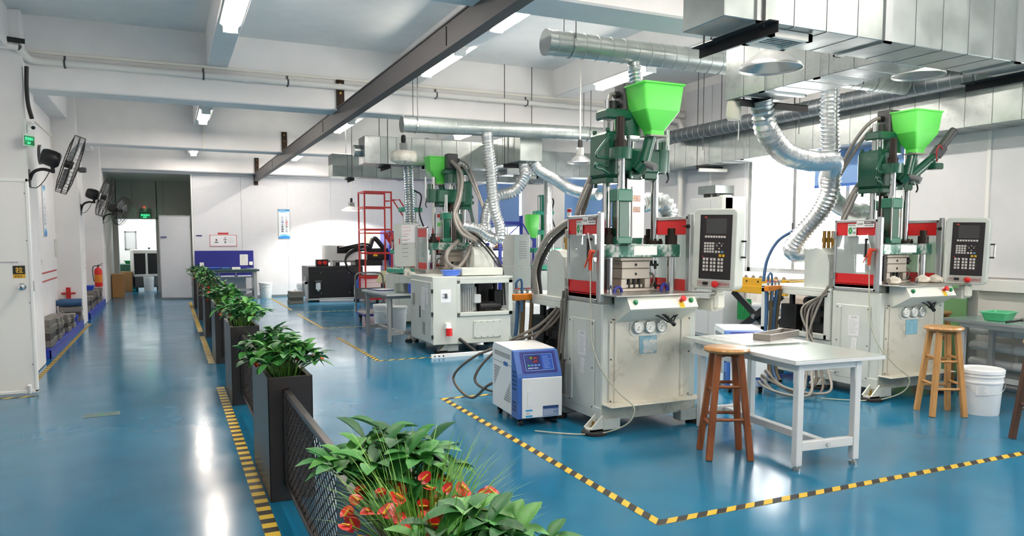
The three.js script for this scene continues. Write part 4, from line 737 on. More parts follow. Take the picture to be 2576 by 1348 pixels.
  part(t, 'panel_arm', [bx(.44, .95, -.1, px - .05, 1.03, -.02, .012), bx(px - .12, .945, -.11, px + .02, 1.035, .0, .03), xf(bc(0, 0, 0, .08, .1, Math.hypot(.05, pz + .0) + .02, .012), { p: [px - .02, .985, pz / 2] }), bx(px - .05, .95, pz - .05, px + .05, 1.08, pz + .05, .02), bx(px - .035, 1.05, pz - .035, px + .035, 1.12, pz + .035, .008)], mat.cream);
  // hose bundles at the back
  part(t, 'cable_bundle', o.front ? [tube([[-.3, 2.02, -.43], [-.33, 1.92, -.47], [-.37, 1.75, -.52], [-.36, 1.6, -.55], [-.34, 1.44, -.62]], .024, 30, 9), tube([[-.28, 2.06, -.44], [-.3, 1.95, -.5], [-.33, 1.78, -.56], [-.3, 1.6, -.6], [-.28, 1.45, -.66]], .02, 30, 9), tube([[-.32, 1.96, -.42], [-.36, 1.84, -.45], [-.41, 1.68, -.49], [-.4, 1.52, -.55], [-.38, 1.42, -.62]], .018, 24, 8), tube([[-.25, 2.05, -.46], [-.27, 1.85, -.54], [-.3, 1.65, -.6], [-.26, 1.44, -.7]], .02, 24, 8)] : [tube([[-.1, 2.6, -.42], [-.05, 2.2, -.6], [.05, 1.9, -.72], [-.02, 1.65, -.85], [-.2, 1.5, -.92]], .035, 40, 10), tube([[.0, 2.65, -.42], [-.1, 2.45, -.56], [-.02, 2.1, -.7], [.08, 1.85, -.75], [.02, 1.6, -.88], [-.2, 1.48, -.95]], .03, 40, 10), tube([[.0, 1.5, -.7], [.2, 1.35, -.8], [.22, 1.2, -.82], [.05, 1.12, -.8], [-.1, 1.3, -.8], [-.15, 1.45, -.8]], .03, 40, 10)], mat.wrapHose);
  if (!o.front) part(t, 'dark_cable', [tube([[-.1, 1.62, -.84], [-.25, 1.5, -.95], [-.42, 1.25, -1.1], [-.47, 1.04, -1.2], [-.48, .6, -1.25]], .014, 30, 7), tube([[-.05, 1.58, -.86], [-.22, 1.46, -1.0], [-.38, 1.2, -1.15], [-.44, 1.03, -1.22], [-.43, .6, -1.28]], .012, 30, 7)], mat.black);
  part(t, 'hose_fittings', [-.2, -.26, -.32].map(x => rod([x, 1.42, -.8], [x, 1.6, -.8], .018, 8)).concat([-.2, -.26, -.32].map(x => rod([x, 1.48, -.8], [x, 1.53, -.8], .026, 6))), mat.brass);
  return t;
}
const fin2 = (g) => g.toNonIndexed();   // keeps 0..1 uv
Object.assign(mat, {
  btnGreen: P(0x118a52, .3, 0, { clearcoat: .5 }), greenWorn: P(0xffffff, .32, .25, { clearcoat: .4, clearcoatRoughness: .2, map: noiseTex(256, 256, (u, v, n) => { const w = Math.max(0, Math.min(1, (n(u, v, 5) + .5 * n(u, v, 24) - .52) * 2.4)); return [30 + 150 * w, 92 + 90 * w, 74 + 102 * w]; }, true, 2) }),
  brightPlate: M(0xe6e4e0, .34, .45, { bumpMap: oilBump, bumpScale: .0005 }),
  warnPink: paper(print(128, 96, (x) => { x.fillStyle = '#e2c9bb'; x.fillRect(0, 0, 128, 96); x.strokeStyle = '#c48a78'; x.lineWidth = 6; x.strokeRect(5, 5, 118, 86); scribble(x, 44, 20, 70, 4, 17, '#b86a58', 8); x.fillStyle = '#d8a33a'; x.beginPath(); x.moveTo(26, 22); x.lineTo(40, 52); x.lineTo(12, 52); x.fill(); })),
  tagRed: paper(print(192, 224, (x) => { x.fillStyle = '#eceaea'; x.fillRect(0, 0, 192, 224); for (const y of [24, 70, 112, 180]) scribble(x, 14, y, 120, 1, 10, '#d98a92', 8); })),
});
press('green press with a hopper and sticker 05, beside the wooden stool', [3.465, 0, -4.9], 0, { front: true, num: '05', worn: true, shortHose: true, panelYaw: -66, panelAt: [.52, 1.43, .17] });
press('green press with a slanted feeder motor and sticker 06, by the window', [6.465, 0, -4.86], 0, { front: true, num: '06', auger: true, gloves: true, panelYaw: -64, panelAt: [.54, 1.4, .14] });
press('green press turned round, its electric cabinet and motor bay towards the aisle', [3.77, 0, -10.72], Math.PI, { front: false, cabinet: true, panelYaw: -30 });

// ───────── floor tape ─────────
const stripe = (sl, per) => { const t = noiseTex(64, 64, (u, v) => ((v + u * sl) % 1 + 1) % 1 < .5 ? [214, 178, 50] : [40, 38, 36], true); t.repeat.set(1 / per, 1 / per); return M(0xffffff, .5, 0, { map: t }); };
const tapeA = stripe(0, .135), tapeB = stripe(1, .135);
const tapeX = (() => { const t = noiseTex(64, 64, (u, v) => ((u + v) % 1) < .5 ? [206, 170, 48] : [44, 42, 40], true); t.repeat.set(1 / .135, 1 / .135); return M(0xffffff, .5, 0, { map: t }); })();
const TP = 'yellow and black floor tapes';
const tape = (label, x0, z0, x1, z1, m) => single('floor_tape', label, 'floor tape', bx(x0, .0004, z0, x1, .0018, z1), m, [0, 0, 0], 0, TP);
tape('striped tape along the planters, nearest stretch', .4, -8.15, .475, .6, tapeA);
tape('striped tape along the planters, middle stretch', .4, -12.6, .475, -9.75, tapeA);
tape('striped tape along the planters, far stretch', .4, -19.8, .475, -13.2, tapeA);
tape('striped tape running past the white and blue unit to a corner', 2.3, -6.6, 2.36, -3.22, tapeB);
tape('striped tape crossing in front of the stool and work table', 2.3, -3.22, 6.6, -3.16, tapeX);
tape('short striped tape behind the white and blue unit', 2.3, -6.66, 3.0, -6.6, tapeX);
tape('striped tape beside the rear-facing press, long stretch', 2.31, -11.6, 2.37, -9.1, tapeB);
tape('striped tape beside the rear-facing press, cross stretch', 2.31, -9.12, 4.6, -9.06, tapeX);
tape('striped tape on the floor before the black moulding machine', 2.33, -15.6, 2.39, -12.9, tapeB);
tape('striped tape crossing behind the grey table', 2.33, -12.92, 4.4, -12.86, tapeX);
tape('striped tape towards the grey mould on the floor', 2.35, -20.2, 2.41, -16.6, tapeB);
tape('striped tape crossing before the red steps', 2.35, -16.0, 4.6, -15.94, tapeX);
tape('striped tape edging the blue platform on the aisle', -1.36, -15.4, -1.31, -9.4, tapeA);
tape('striped tape by the foot of the white aisle door', -1.62, -8.42, -1.2, -8.36, tapeX);
{ const t = print(128, 64, (x) => { x.fillStyle = '#5d7573'; x.fillRect(0, 0, 128, 64); x.fillStyle = '#3f7f63'; x.beginPath(); x.moveTo(64, 54); x.lineTo(40, 32); x.lineTo(56, 32); x.lineTo(56, 10); x.lineTo(72, 10); x.lineTo(72, 32); x.lineTo(88, 32); x.fill(); });
  single('floor_sign', 'worn grey floor sign with a green arrow in the aisle', 'floor sign', [xf(card(.28, .16), { r: [-Math.PI / 2, 0, 0] })], M(0xffffff, .45, 0, { map: t }), [-.57, .0015, -7.25], rad(4)); }

// ───────── planters, fences, artificial plants ─────────
const PX0 = .485, PX1 = .735, PCX = .61, PF = [-1.6, -4.37, -7.15, -9.7, -12.45, -15.22, -18.0], PLEN = .87, PH = .72;
const ORD = ['first', 'second', 'third', 'fourth', 'fifth'];
PF.forEach((z, i) => {
  const w = (PX1 - PX0) / 2, t = thing('planter_box', i === 0 ? 'tall dark metal planter under grass and red flowers' : i === 1 ? 'tall dark metal planter whose bare front joins the mesh fence' : 'tall dark metal planter, ' + ORD[i - 2] + ' beyond the bare-fronted one', 'planter', [PCX, 0, z - PLEN / 2], 0, i > 1 ? 'planters far along the row' : undefined);
  part(t, 'shell', [bx(-w, .0, PLEN / 2 - .008, w, PH, PLEN / 2, .003), bx(-w, .0, -PLEN / 2, w, PH, -PLEN / 2 + .008, .003), bx(-w, 0, -PLEN / 2, -w + .008, PH, PLEN / 2, .003), bx(w - .008, 0, -PLEN / 2, w, PH, PLEN / 2, .003)], mat.planter);
  part(t, 'rim', [bx(-w, PH - .006, PLEN / 2 - .03, w, PH + .002, PLEN / 2 + .001, .002), bx(-w, PH - .006, -PLEN / 2 - .001, w, PH + .002, -PLEN / 2 + .03, .002), bx(-w - .001, PH - .006, -PLEN / 2, -w + .03, PH + .002, PLEN / 2, .002), bx(w - .03, PH - .006, -PLEN / 2, w + .001, PH + .002, PLEN / 2, .002)], mat.planter);
  part(t, 'filling', bx(-w + .01, .45, -PLEN / 2 + .01, w - .01, .6, PLEN / 2 - .01), mat.soil);
});
for (let i = 0; i < 6; i++) {   // mesh fence panels between the planters
  const z1 = PF[i] - PLEN - .004, z0 = PF[i + 1] + .004, L = z1 - z0, y0 = .09, y1 = .655, x = .585;
  const t = thing('mesh_fence', i === 0 ? 'dark expanded-metal fence panel in front of the bare planter' : i === 1 ? 'dark mesh fence panel behind the first green bush' : 'dark mesh fence panel behind the ' + ORD[i - 2] + ' planter beyond the bare-fronted one', 'fence', [x, 0, (z0 + z1) / 2], 0, i > 1 ? 'mesh panels far along the row' : undefined);
  part(t, 'frame', [bx(-.018, y1 - .03, -L / 2, .018, y1, L / 2, .004), bx(-.018, y0, -L / 2, .018, y0 + .03, L / 2, .004), bx(-.018, y0, -L / 2, .018, y1, -L / 2 + .03, .004), bx(-.018, y0, L / 2 - .03, .018, y1, L / 2, .004)], mat.planter);
  const W = L - .06, H = y1 - y0 - .06, g = [], st = i < 2 ? .085 : .1, sl = .62;   // diamond strands
  const strand = (a0, b0, a1, b1) => { const A = V(0, b0, a0), B = V(0, b1, a1); if (A.distanceTo(B) > .01) g.push(bar(A.toArray(), B.toArray(), .006, .0028)); };
  for (const s of [1, -1]) for (let c = -H / sl; c < W + H / sl; c += st) {   // line: a = c + s*b/sl
    let b0 = 0, b1 = H; const f = (b) => s > 0 ? c + b / sl - H / sl * 0 : c - b / sl;
    const inv = (a) => s > 0 ? (a - c) * sl : (c - a) * sl, e = [inv(0), inv(W)].sort((p, q) => p - q);
    b0 = Math.max(b0, e[0]); b1 = Math.min(b1, e[1]); if (b1 <= b0) continue;
    strand(f(b0) - W / 2, y0 + .03 + b0, f(b1) - W / 2, y0 + .03 + b1);
  }
  part(t, 'expanded_mesh', g, mat.planter);
  part(t, 'bolt', [rod([0, y1 - .005, L / 2 - .03], [0, y1 + .006, L / 2 - .03], .006, 6)], mat.steel);
}
function leafGeo(L, W, droop, fold) {
  const n = 6, T = [], P2 = (q, s) => { const w = W * Math.pow(Math.sin(Math.PI * Math.pow(Math.min(1, q * .97 + .02), 1.35)), .8) / 2; return [s * w, -droop * q * q * L + fold * Math.abs(s) * w + .12 * L * q * (1 - q), q * L]; };
  for (let i = 0; i < n; i++) for (const s of [-1, 1]) { const a = P2(i / n, 0), b = P2(i / n, s), c = P2((i + 1) / n, s), d = P2((i + 1) / n, 0); T.push(...(s > 0 ? quad(a, d, c, b) : quad(a, b, c, d))); }
  const g = new THREE.BufferGeometry(); g.setAttribute('position', new THREE.BufferAttribute(new Float32Array(T.flat(2)), 3)); return fin(toCreasedNormals(g, 1.2));
}
const LEAVES = [leafGeo(.1, .048, .25, .45), leafGeo(.095, .05, .5, .3), leafGeo(.108, .044, .1, .6)];
const SPATHE = (() => { const pts = []; const n = 14; for (let k = 0; k < n; k++) { const a = k / n * 2 * Math.PI, r = .021 * (1 + .28 * Math.cos(a)) * (Math.abs(k - n / 2) < .5 ? .62 : 1); pts.push([Math.sin(a) * r, .006 * Math.cos(2 * a), Math.cos(a) * r * 1.25 + .006]); } const T = []; for (let k = 0; k < n; k++) T.push([[0, -.004, 0], pts[k], pts[(k + 1) % n]]); const g = new THREE.BufferGeometry(); g.setAttribute('position', new THREE.BufferAttribute(new Float32Array(T.flat(2)), 3)); return fin(toCreasedNormals(g, 1.3)); })();
const SPADIX = rod([0, .0, 0], [0, .012, .026], .0042, 7, .0024);
function bush(label, p, nSprig, nLeaf, spread, hgt, group, lean = [0, 0]) {
  const t = thing('leafy_bush', label, 'plant', p, rr(0, 6), group);
  for (let s = 0; s < nSprig; s++) {
    const a = s * 2.4 + rr(-.4, .4), r = spread * Math.sqrt((s + .4) / nSprig), tip = [Math.cos(a) * r + lean[0], hgt * (1 - .55 * (r / spread) ** 2) * rr(.8, 1.1) + .03, Math.sin(a) * r * 1.1 + lean[1]];
    const sp = part(t, 'sprig', tube([[tip[0] * .1, -.12, tip[2] * .1], [tip[0] * .5, tip[1] * .45, tip[2] * .5], tip], .0035, 6, 5), mat.stem);
    const m = mat.leaf[Math.floor(rnd() * mat.leaf.length)];
    for (let k = 0; k < nLeaf; k++) {
      const l = new THREE.Mesh(LEAVES[k % 3], rnd() < .3 ? mat.leaf[Math.floor(rnd() * 5)] : m); l.name = 'leaf'; l.castShadow = l.receiveShadow = true;
      l.position.set(...tip); l.rotation.set(0, 0, 0, 'YXZ'); l.rotation.order = 'YXZ'; l.rotation.y = k / nLeaf * 2 * Math.PI + rr(-.3, .3); l.rotation.x = -rr(-.25, .75) ; l.scale.setScalar(rr(.85, 1.2)); sp.add(l);
    }
  }
  return t;
}
function flowers(label, p, n, grass, spread, hgt, len, group) {
  const t = thing('red_flower_clump', label, 'flowers', p, 0, group);
  for (let k = 0; k < n; k++) {
    const a = k * 2.39996 + rr(-.3, .3), q = Math.sqrt((k + .5) / n), x = Math.cos(a) * spread * q, z = Math.sin(a) * len * q, y = hgt * rr(.55, 1.05) * (1 - .35 * q);
    const f = part(t, 'flower', SPATHE, mat.flower[k % 3]); f.position.set(x, y, z); f.rotation.set(rr(-.2, 1.3), rr(0, 6.3), rr(-.5, .5)); f.scale.setScalar(rr(.65, 1.05));
    part(f, 'spadix', SPADIX, mat.spadix);
    part(t, 'flower_stem', tube([[x * .2, -.1, z * .3], [x * .6, y * .5, z * .7], [x, y, z]], .002, 6, 4), mat.stem);
  }
  if (grass) {
    const gs = [[], [], []];
    for (let k = 0; k < grass; k++) {
      const a = rr(0, 6.3), q = Math.sqrt(rnd()), bx0 = Math.cos(a) * .06 * q, bz = Math.sin(a) * len * .75 * q, out = rr(.15, 1.1) * spread, h = hgt * rr(.8, 1.4), ex = bx0 + Math.cos(a) * out, ez = bz + Math.sin(a) * out * 1.1, w = .0034;
      const P0 = V(bx0, -.1, bz), P1 = V(bx0 + (ex - bx0) * .4, h * .7, bz + (ez - bz) * .4), P2 = V(ex, h * rr(.65, 1.15), ez), c = new THREE.QuadraticBezierCurve3(P0, P1, P2), side = V(-Math.sin(a), 0, Math.cos(a)).multiplyScalar(1), T = [], n2 = 5;
      for (let i = 0; i < n2; i++) { const u = c.getPoint(i / n2), v = c.getPoint((i + 1) / n2), wa = w * (1 - (i / n2) ** 2), wb = w * (1 - ((i + 1) / n2) ** 2); const s0 = side.clone().multiplyScalar(wa), s1 = side.clone().multiplyScalar(wb); T.push(...quad(u.clone().sub(s0).toArray(), u.clone().add(s0).toArray(), v.clone().add(s1).toArray(), v.clone().sub(s1).toArray())); }
      gs[k % 3].push(soup(T));
    }
    gs.forEach((g, i) => { const o = part(t, 'grass_blades', g, mat.blade[i]); o.userData.kind = 'stuff'; });
  }
}
// nearest planter: bush, flowering grass, bush
bush('dark green leafy bush beside the flowering grass, at the mesh fence end', [.6, .68, -2.2], 21, 8, .18, .19);
flowers('clump of red flowers among grassy blades in the lowest planter', [.6, .66, -1.86], 52, 420, .22, .2, .27);
bush('leafy bush at the edge of the flowering grass, cut off below', [.66, .64, -1.6], 16, 8, .15, .17);
// second planter
bush('bright leafy bush at the front of the bare-fronted planter', [.62, .68, -4.6], 20, 8, .18, .17);
bush('leafy bush at the back of the bare-fronted planter', [.6, .68, -5.0], 15, 8, .17, .2);
flowers('small red flowers poking from the bush in the bare-fronted planter', [.62, .68, -4.75], 16, 40, .26, .2, .3);
PF.slice(2).forEach((z, i) => {
  bush('leafy front bush in the ' + ORD[i] + ' planter beyond the bare-fronted one', [.62, .68, z - .2], i < 2 ? 15 : 11, i < 2 ? 7 : 6, .18, .2, 'bushes far along the planters');
  bush('leafy rear bush in the ' + ORD[i] + ' planter beyond the bare-fronted one', [.6, .68, z - .64], i < 2 ? 15 : 11, i < 2 ? 7 : 6, .18, .2, 'rear bushes far along the planters');
  flowers('red flowers in the ' + ORD[i] + ' planter beyond the bare-fronted one', [.6, .68, z - .42], 12, i < 2 ? 24 : 0, .24, .2, .3, 'flower clumps far along the planters');
});

// ───────── stools ─────────
function stool(label, pos, turn, wood, seatM, r = .2, h = .765) {
  const t = thing('bar_stool', label, 'stool', pos, turn, 'wooden bar stools');
  part(t, 'seat', lathe([[0, h - .035], [.14, h - .035], [.152, h - .028], [.157, h - .016], [.152, h - .004], [.14, h], [.06, h - .004], [0, h - .006]], 40), seatM);
  const top = .105, at = (k, y) => { const a = k * Math.PI / 2, q = r + (top - r) * (y / (h - .035)); return [Math.sin(a) * q, y, Math.cos(a) * q]; };
  for (let k = 0; k < 4; k++) { const l = bar([0, 0, 0], [0, Math.hypot(h - .035, r - top), 0], .042, .042, .004), A = V(...at(k, 0)), B = V(...at(k, h - .035)), d = B.clone().sub(A).normalize(), X = V(Math.cos(k * Math.PI / 2), 0, -Math.sin(k * Math.PI / 2)), Z = X.clone().cross(d);
    l.rotateY(Math.PI / 4); l.applyMatrix4(new THREE.Matrix4().makeBasis(X, d, Z)); l.translate(...A.toArray());
    const lg = part(t, 'leg', fin(l), wood); part(lg, 'screw', [.25, .44].map(y => { const q = at(k, y), o = V(q[0], 0, q[2]).normalize(); return rod([q[0] + o.x * .012, q[1], q[2] + o.z * .012], [q[0] + o.x * .026, q[1], q[2] + o.z * .026], .005, 6); }), mat.blackMatte); }
  for (const [y, ks] of [[.235, [0, 2]], [.275, [1, 3]], [.47, [0, 2]], [.5, [1, 3]]]) for (const k of ks) part(t, 'rung', rod(at(k, y), at(k + 1, y), .0115, 8), wood);
  part(t, 'apron', [0, 1].map(k => bar(at(k, h - .05), at(k + 2, h - .05), .02, .03)), wood);
}
stool('reddish brown wooden bar stool beside the white work table', [3.5, 0, -4.045], rad(19), mat.woodA, mat.woodSeat);
stool('pale wooden bar stool in front of the second press', [6.05, 0, -4.25], rad(-72), mat.woodB, mat.woodSeat, .19);
stool('dark brown wooden bar stool cut off beside the striped tape', [5.86, 0, -3.3], rad(-65), mat.woodC, mat.woodSeat, .19);
stool('small wooden stool standing behind the second press', [7.33, 0, -5.25], rad(30), mat.woodB, mat.woodSeat, .18);

// ───────── work tables ─────────
function workTable(label, pos, turn, w, d, h, lw, ld, ox, oz, topM, legM, edge = mat.tableEdge) {   // lw, ld: leg frame; ox, oz its offset
  const t = thing('work_table', label, 'table', pos, turn, 'metal work tables');
  part(t, 'table_top', bx(-w / 2, h - .004, -d / 2, w / 2, h, d / 2), topM);
  part(t, 'edge_band', bx(-w / 2 - .001, h - .028, -d / 2 - .001, w / 2 + .001, h - .004, d / 2 + .001, .002), edge);
  const s = .05;
  for (const a of [-1, 1]) for (const b of [-1, 1]) { const x = ox + a * (lw / 2 - s / 2), z = oz + b * (ld / 2 - s / 2), l = part(t, 'leg', bx(x - s / 2, .035, z - s / 2, x + s / 2, h - .028, z + s / 2, .004), legM); part(l, 'levelling_foot', [rod([x, .0, z], [x, .018, z], .026, 16), rod([x, .018, z], [x, .04, z], .008, 8)], mat.steel); part(l, 'leg_bracket', [bx(x - s / 2 - .003, h - .16, z - s / 2 + .004, x - s / 2, h - .035, z + s / 2 - .004)], legM); }
  for (const b of [-1, 1]) { const z = oz + b * (ld / 2 - s / 2); part(t, 'rail', bx(ox - lw / 2 + s, h - .075, z - s / 2 + .005, ox + lw / 2 - s, h - .03, z + s / 2 - .005, .003), legM); const lo = part(t, 'lower_rail', bx(ox - lw / 2 + s, .13, z - s / 2 + .005, ox + lw / 2 - s, .19, z + s / 2 - .005, .003), legM); part(lo, 'cap_bolt', rod([ox, .16, z + s / 2 - .006], [ox, .16, z + s / 2 + .006], .014, 12), mat.ltgrey); }
  for (const a of [-1, 1]) { const x = ox + a * (lw / 2 - s / 2); part(t, 'rail', bx(x - s / 2 + .005, h - .075, oz - ld / 2 + s, x + s / 2 - .005, h - .03, oz + ld / 2 - s, .003), legM); }
  part(t, 'lower_beam', bx(ox - .03, .13, oz - ld / 2 + s, ox + .03, .18, oz + ld / 2 - s, .003), legM);
  return t;
}
workTable('white metal work table with a pale green top beside the stool', [4.03, 0, -4.13], rad(-5), .74, 1.3, .735, .52, 1.14, -.06, .05, mat.tableTop, mat.tableLeg);
workTable('long grey table against the radiator pipes', [7.28, 0, -4.18], 0, .62, 1.5, .735, .5, 1.2, 0, 0, mat.tableTop2, mat.ltgrey, mat.grey);
workTable('grey metal table beside the electric cabinet, holding a steel pot', [3.02, 0, -11.0], rad(3), .5, 1.25, .735, .42, 1.1, 0, 0, mat.tableTop2, mat.grey, mat.ltgrey);
workTable('small white table by the rear of the first press', [5.35, 0, -9.2], 0, .7, .6, .74, .6, .5, 0, 0, mat.white, mat.ltgrey);
// on the white table: plastic sheet and perforated tray
{ const n = 18, T = [], Pq = (i, j) => { const x = -.36 + i / n * .66, z = -.62 + j / n * .62, hang = x < -.3 ? (-.3 - x) * 2.2 : 0; return [x, .006 + .004 * Math.sin(i * 1.7 + j) * Math.cos(j * 1.3) + .003 * Math.sin(j * 2.9) - hang - (z < -.6 ? .02 : 0), z]; };
  for (let i = 0; i < n; i++) for (let j = 0; j < n; j++) T.push(...quad(Pq(i, j), Pq(i, j + 1), Pq(i + 1, j + 1), Pq(i + 1, j)));
  const g = new THREE.BufferGeometry(); g.setAttribute('position', new THREE.BufferAttribute(new Float32Array(T.flat(2)), 3));
  mat.film = P(0xeef0ee, .3, 0, { transmission: .25, thickness: 0, side: THREE.DoubleSide });
  single('plastic_sheet', 'crumpled white plastic sheet covering the back of the table', 'plastic sheet', fin(toCreasedNormals(g, .9)), mat.film, [4.05, .738, -4.12], rad(-5)); }
{ const t = thing('perforated_tray', 'long perforated steel tray on the white work table', 'tray', [4.28, .745, -4.38], rad(18)), w = .46, d = .14, h = .05;
  part(t, 'bottom', bx(-w / 2, 0, -d / 2, w / 2, .003, d / 2), mat.steel);
  const holes = []; const wall = (L, fx) => { for (let i = 0; i < L / .011; i++) for (let j = 0; j < 4; j++) { const a = -L / 2 + i * .011 + (j % 2) * .0055; holes.push(fx(a, .007 + j * .01)); } };
  part(t, 'rim', [bx(-w / 2, h - .004, d / 2 - .004, w / 2, h, d / 2 + .004), bx(-w / 2, h - .004, -d / 2 - .004, w / 2, h, -d / 2 + .004), bx(-w / 2 - .004, h - .004, -d / 2, -w / 2 + .004, h, d / 2), bx(w / 2 - .004, h - .004, -d / 2, w / 2 + .004, h, d / 2)], mat.steel);
  part(t, 'wall', [bx(-w / 2, 0, d / 2 - .001, w / 2, h, d / 2), bx(-w / 2, 0, -d / 2, w / 2, h, -d / 2 + .001), bx(-w / 2, 0, -d / 2, -w / 2 + .001, h, d / 2), bx(w / 2 - .001, 0, -d / 2, w / 2, h, d / 2)], mat.steelRough);
  wall(w, (a, y) => bx(a - .0028, y - .0028, d / 2, a + .0028, y + .0028, d / 2 + .0006)); part(t, 'perforation', holes, mat.brownSteel).userData.kind = 'stuff'; }
// on the long grey table
function tray(label, pos, turn, w, d, h, m, group) {
  const t = thing('plastic_tray', label, 'tray', pos, turn, group);
  part(t, 'body', loft([rring(.003, w * .8, d * .75, .02), rring(h * .9, w, d, .03), rring(h * .9, w * 1.08, d * 1.1, .03), rring(h, w * 1.08, d * 1.1, .03), rring(h, w * .98, d * .97, .03), rring(.01, w * .76, d * .7, .02)], true, true, .4), m);
}
tray('mint green plastic tray on the long grey table', [7.22, .737, -4.52], rad(12), .3, .22, .085, mat.greenTray);
{ const t = thing('air_hose_lance', 'dark thin metal lance lying beside the mint tray', 'tool', [7.12, .745, -4.3], rad(10)); part(t, 'rod', rod([-.2, .01, 0], [.12, .01, .0], .009, 8), mat.blackMatte); part(t, 'nozzle', rod([.12, .012, 0], [.22, .012, .01], .018, 12, .01), mat.steel); }

// ───────── buckets ─────────
function bucket(label, pos, r, h, lid, group, m = mat.whitePl) {
  const t = thing('plastic_bucket', label, 'bucket', pos, rr(0, 6), group);
  part(t, 'body', lathe([[0, .004], [r * .86, .0], [r * .88, .01], [r * .985, h * .72], [r * 1.03, h * .725], [r * 1.03, h * .76], [r * .99, h * .765], [r, h * .86], [r * 1.05, h * .865], [r * 1.05, h * .9], [r, h * .905], [r, h], [r * .95, h], [r * .84, .02], [0, .015]], 40), m);
  if (lid) part(t, 'lid', lathe([[0, h * 1.01], [r * .85, h * 1.01], [r * .88, h * 1.03], [r * 1.02, h * 1.03], [r * 1.07, h * 1.01], [r * 1.07, h * .94], [r * 1.03, h * .93], [r * 1.02, h * .99], [0, h * .99]], 40), m);
  const hd = part(t, 'wire_handle', tube(Array.from({ length: 11 }, (_, k) => { const a = k / 10 * Math.PI; return [Math.cos(a) * r * 1.06, h * .78 - Math.sin(a) * h * .28, Math.sin(a) * r * .5 + r * .72 * Math.sin(a)]; }), .0025, 30, 5), mat.steel);
  return t;
}
{ const b = bucket('lidded white bucket with faint print beside the pale stool', [6.4, 0, -4.13], .165, .385, true, 'white plastic buckets'); b.rotation.y = rad(-40);
  part(b, 'print', xf(flat(.1, .08, [0, 0, 0]), { p: [-.03, .22, .158], r: [.02, -.1, 0] }), paper(print(128, 96, (x) => { x.fillStyle = '#eceeee'; x.fillRect(0, 0, 128, 96); scribble(x, 10, 10, 90, 5, 15, '#9aa', 7); })), 'faint grey printed label'); }
bucket('white bucket under the grey metal table, its lid on', [3.42, 0, -12.05], .17, .4, true, 'white plastic buckets');
bucket('white bucket under the grey metal table, behind the lidded one', [3.32, 0, -12.5], .17, .4, true, 'white plastic buckets');
bucket('white bucket beside the blue workbench', [2.28, 0, -20.4], .16, .4, true, 'white plastic buckets');
bucket('open white bucket by the black moulding machine', [3.2, 0, -20.2], .16, .38, false, 'white plastic buckets');

// ───────── mould temperature controllers ─────────
const dispTex = print(256, 160, (x) => {
  x.fillStyle = '#1d2f7a'; x.fillRect(0, 0, 256, 160); x.strokeStyle = '#7fb0e6'; x.lineWidth = 4; x.strokeRect(12, 12, 232, 134); x.fillStyle = '#2c56b4'; x.fillRect(150, 16, 92, 126);
  x.fillStyle = '#111533'; x.fillRect(50, 28, 76, 28); x.fillRect(72, 62, 54, 24); x.fillStyle = '#ff3b4a'; x.font = 'bold 26px monospace'; x.fillText('34', 88, 52); x.font = 'bold 22px monospace'; x.fillText('oFF', 80, 82); x.fillStyle = '#6b7a3a'; x.fillRect(56, 32, 24, 20);
  for (let k = 0; k < 4; k++) { x.fillStyle = k ? '#5f8fd0' : '#3fae6a'; x.fillRect(30 + k * 28, 96, 20, 14); } scribble(x, 30, 122, 100, 1, 8, '#d5def0', 9); scribble(x, 166, 30, 60, 9, 12, '#8fb4e4', 4);
});
mat.disp = M(0xffffff, .25, 0, { map: dispTex });
const unitTag = paper(print(128, 96, (x) => { x.fillStyle = '#7d93b8'; x.fillRect(0, 0, 128, 96); x.fillStyle = '#26467e'; x.fillRect(0, 0, 128, 26); scribble(x, 8, 40, 110, 4, 13, '#e4e8ee', 5); }));
const unitTag2 = paper(print(96, 96, (x) => { x.fillStyle = '#e8eef2'; x.fillRect(0, 0, 96, 96); x.fillStyle = '#2fa3d8'; x.fillRect(0, 0, 96, 22); x.fillRect(0, 74, 96, 22); scribble(x, 8, 36, 80, 2, 16, '#c06a7a', 8); }));
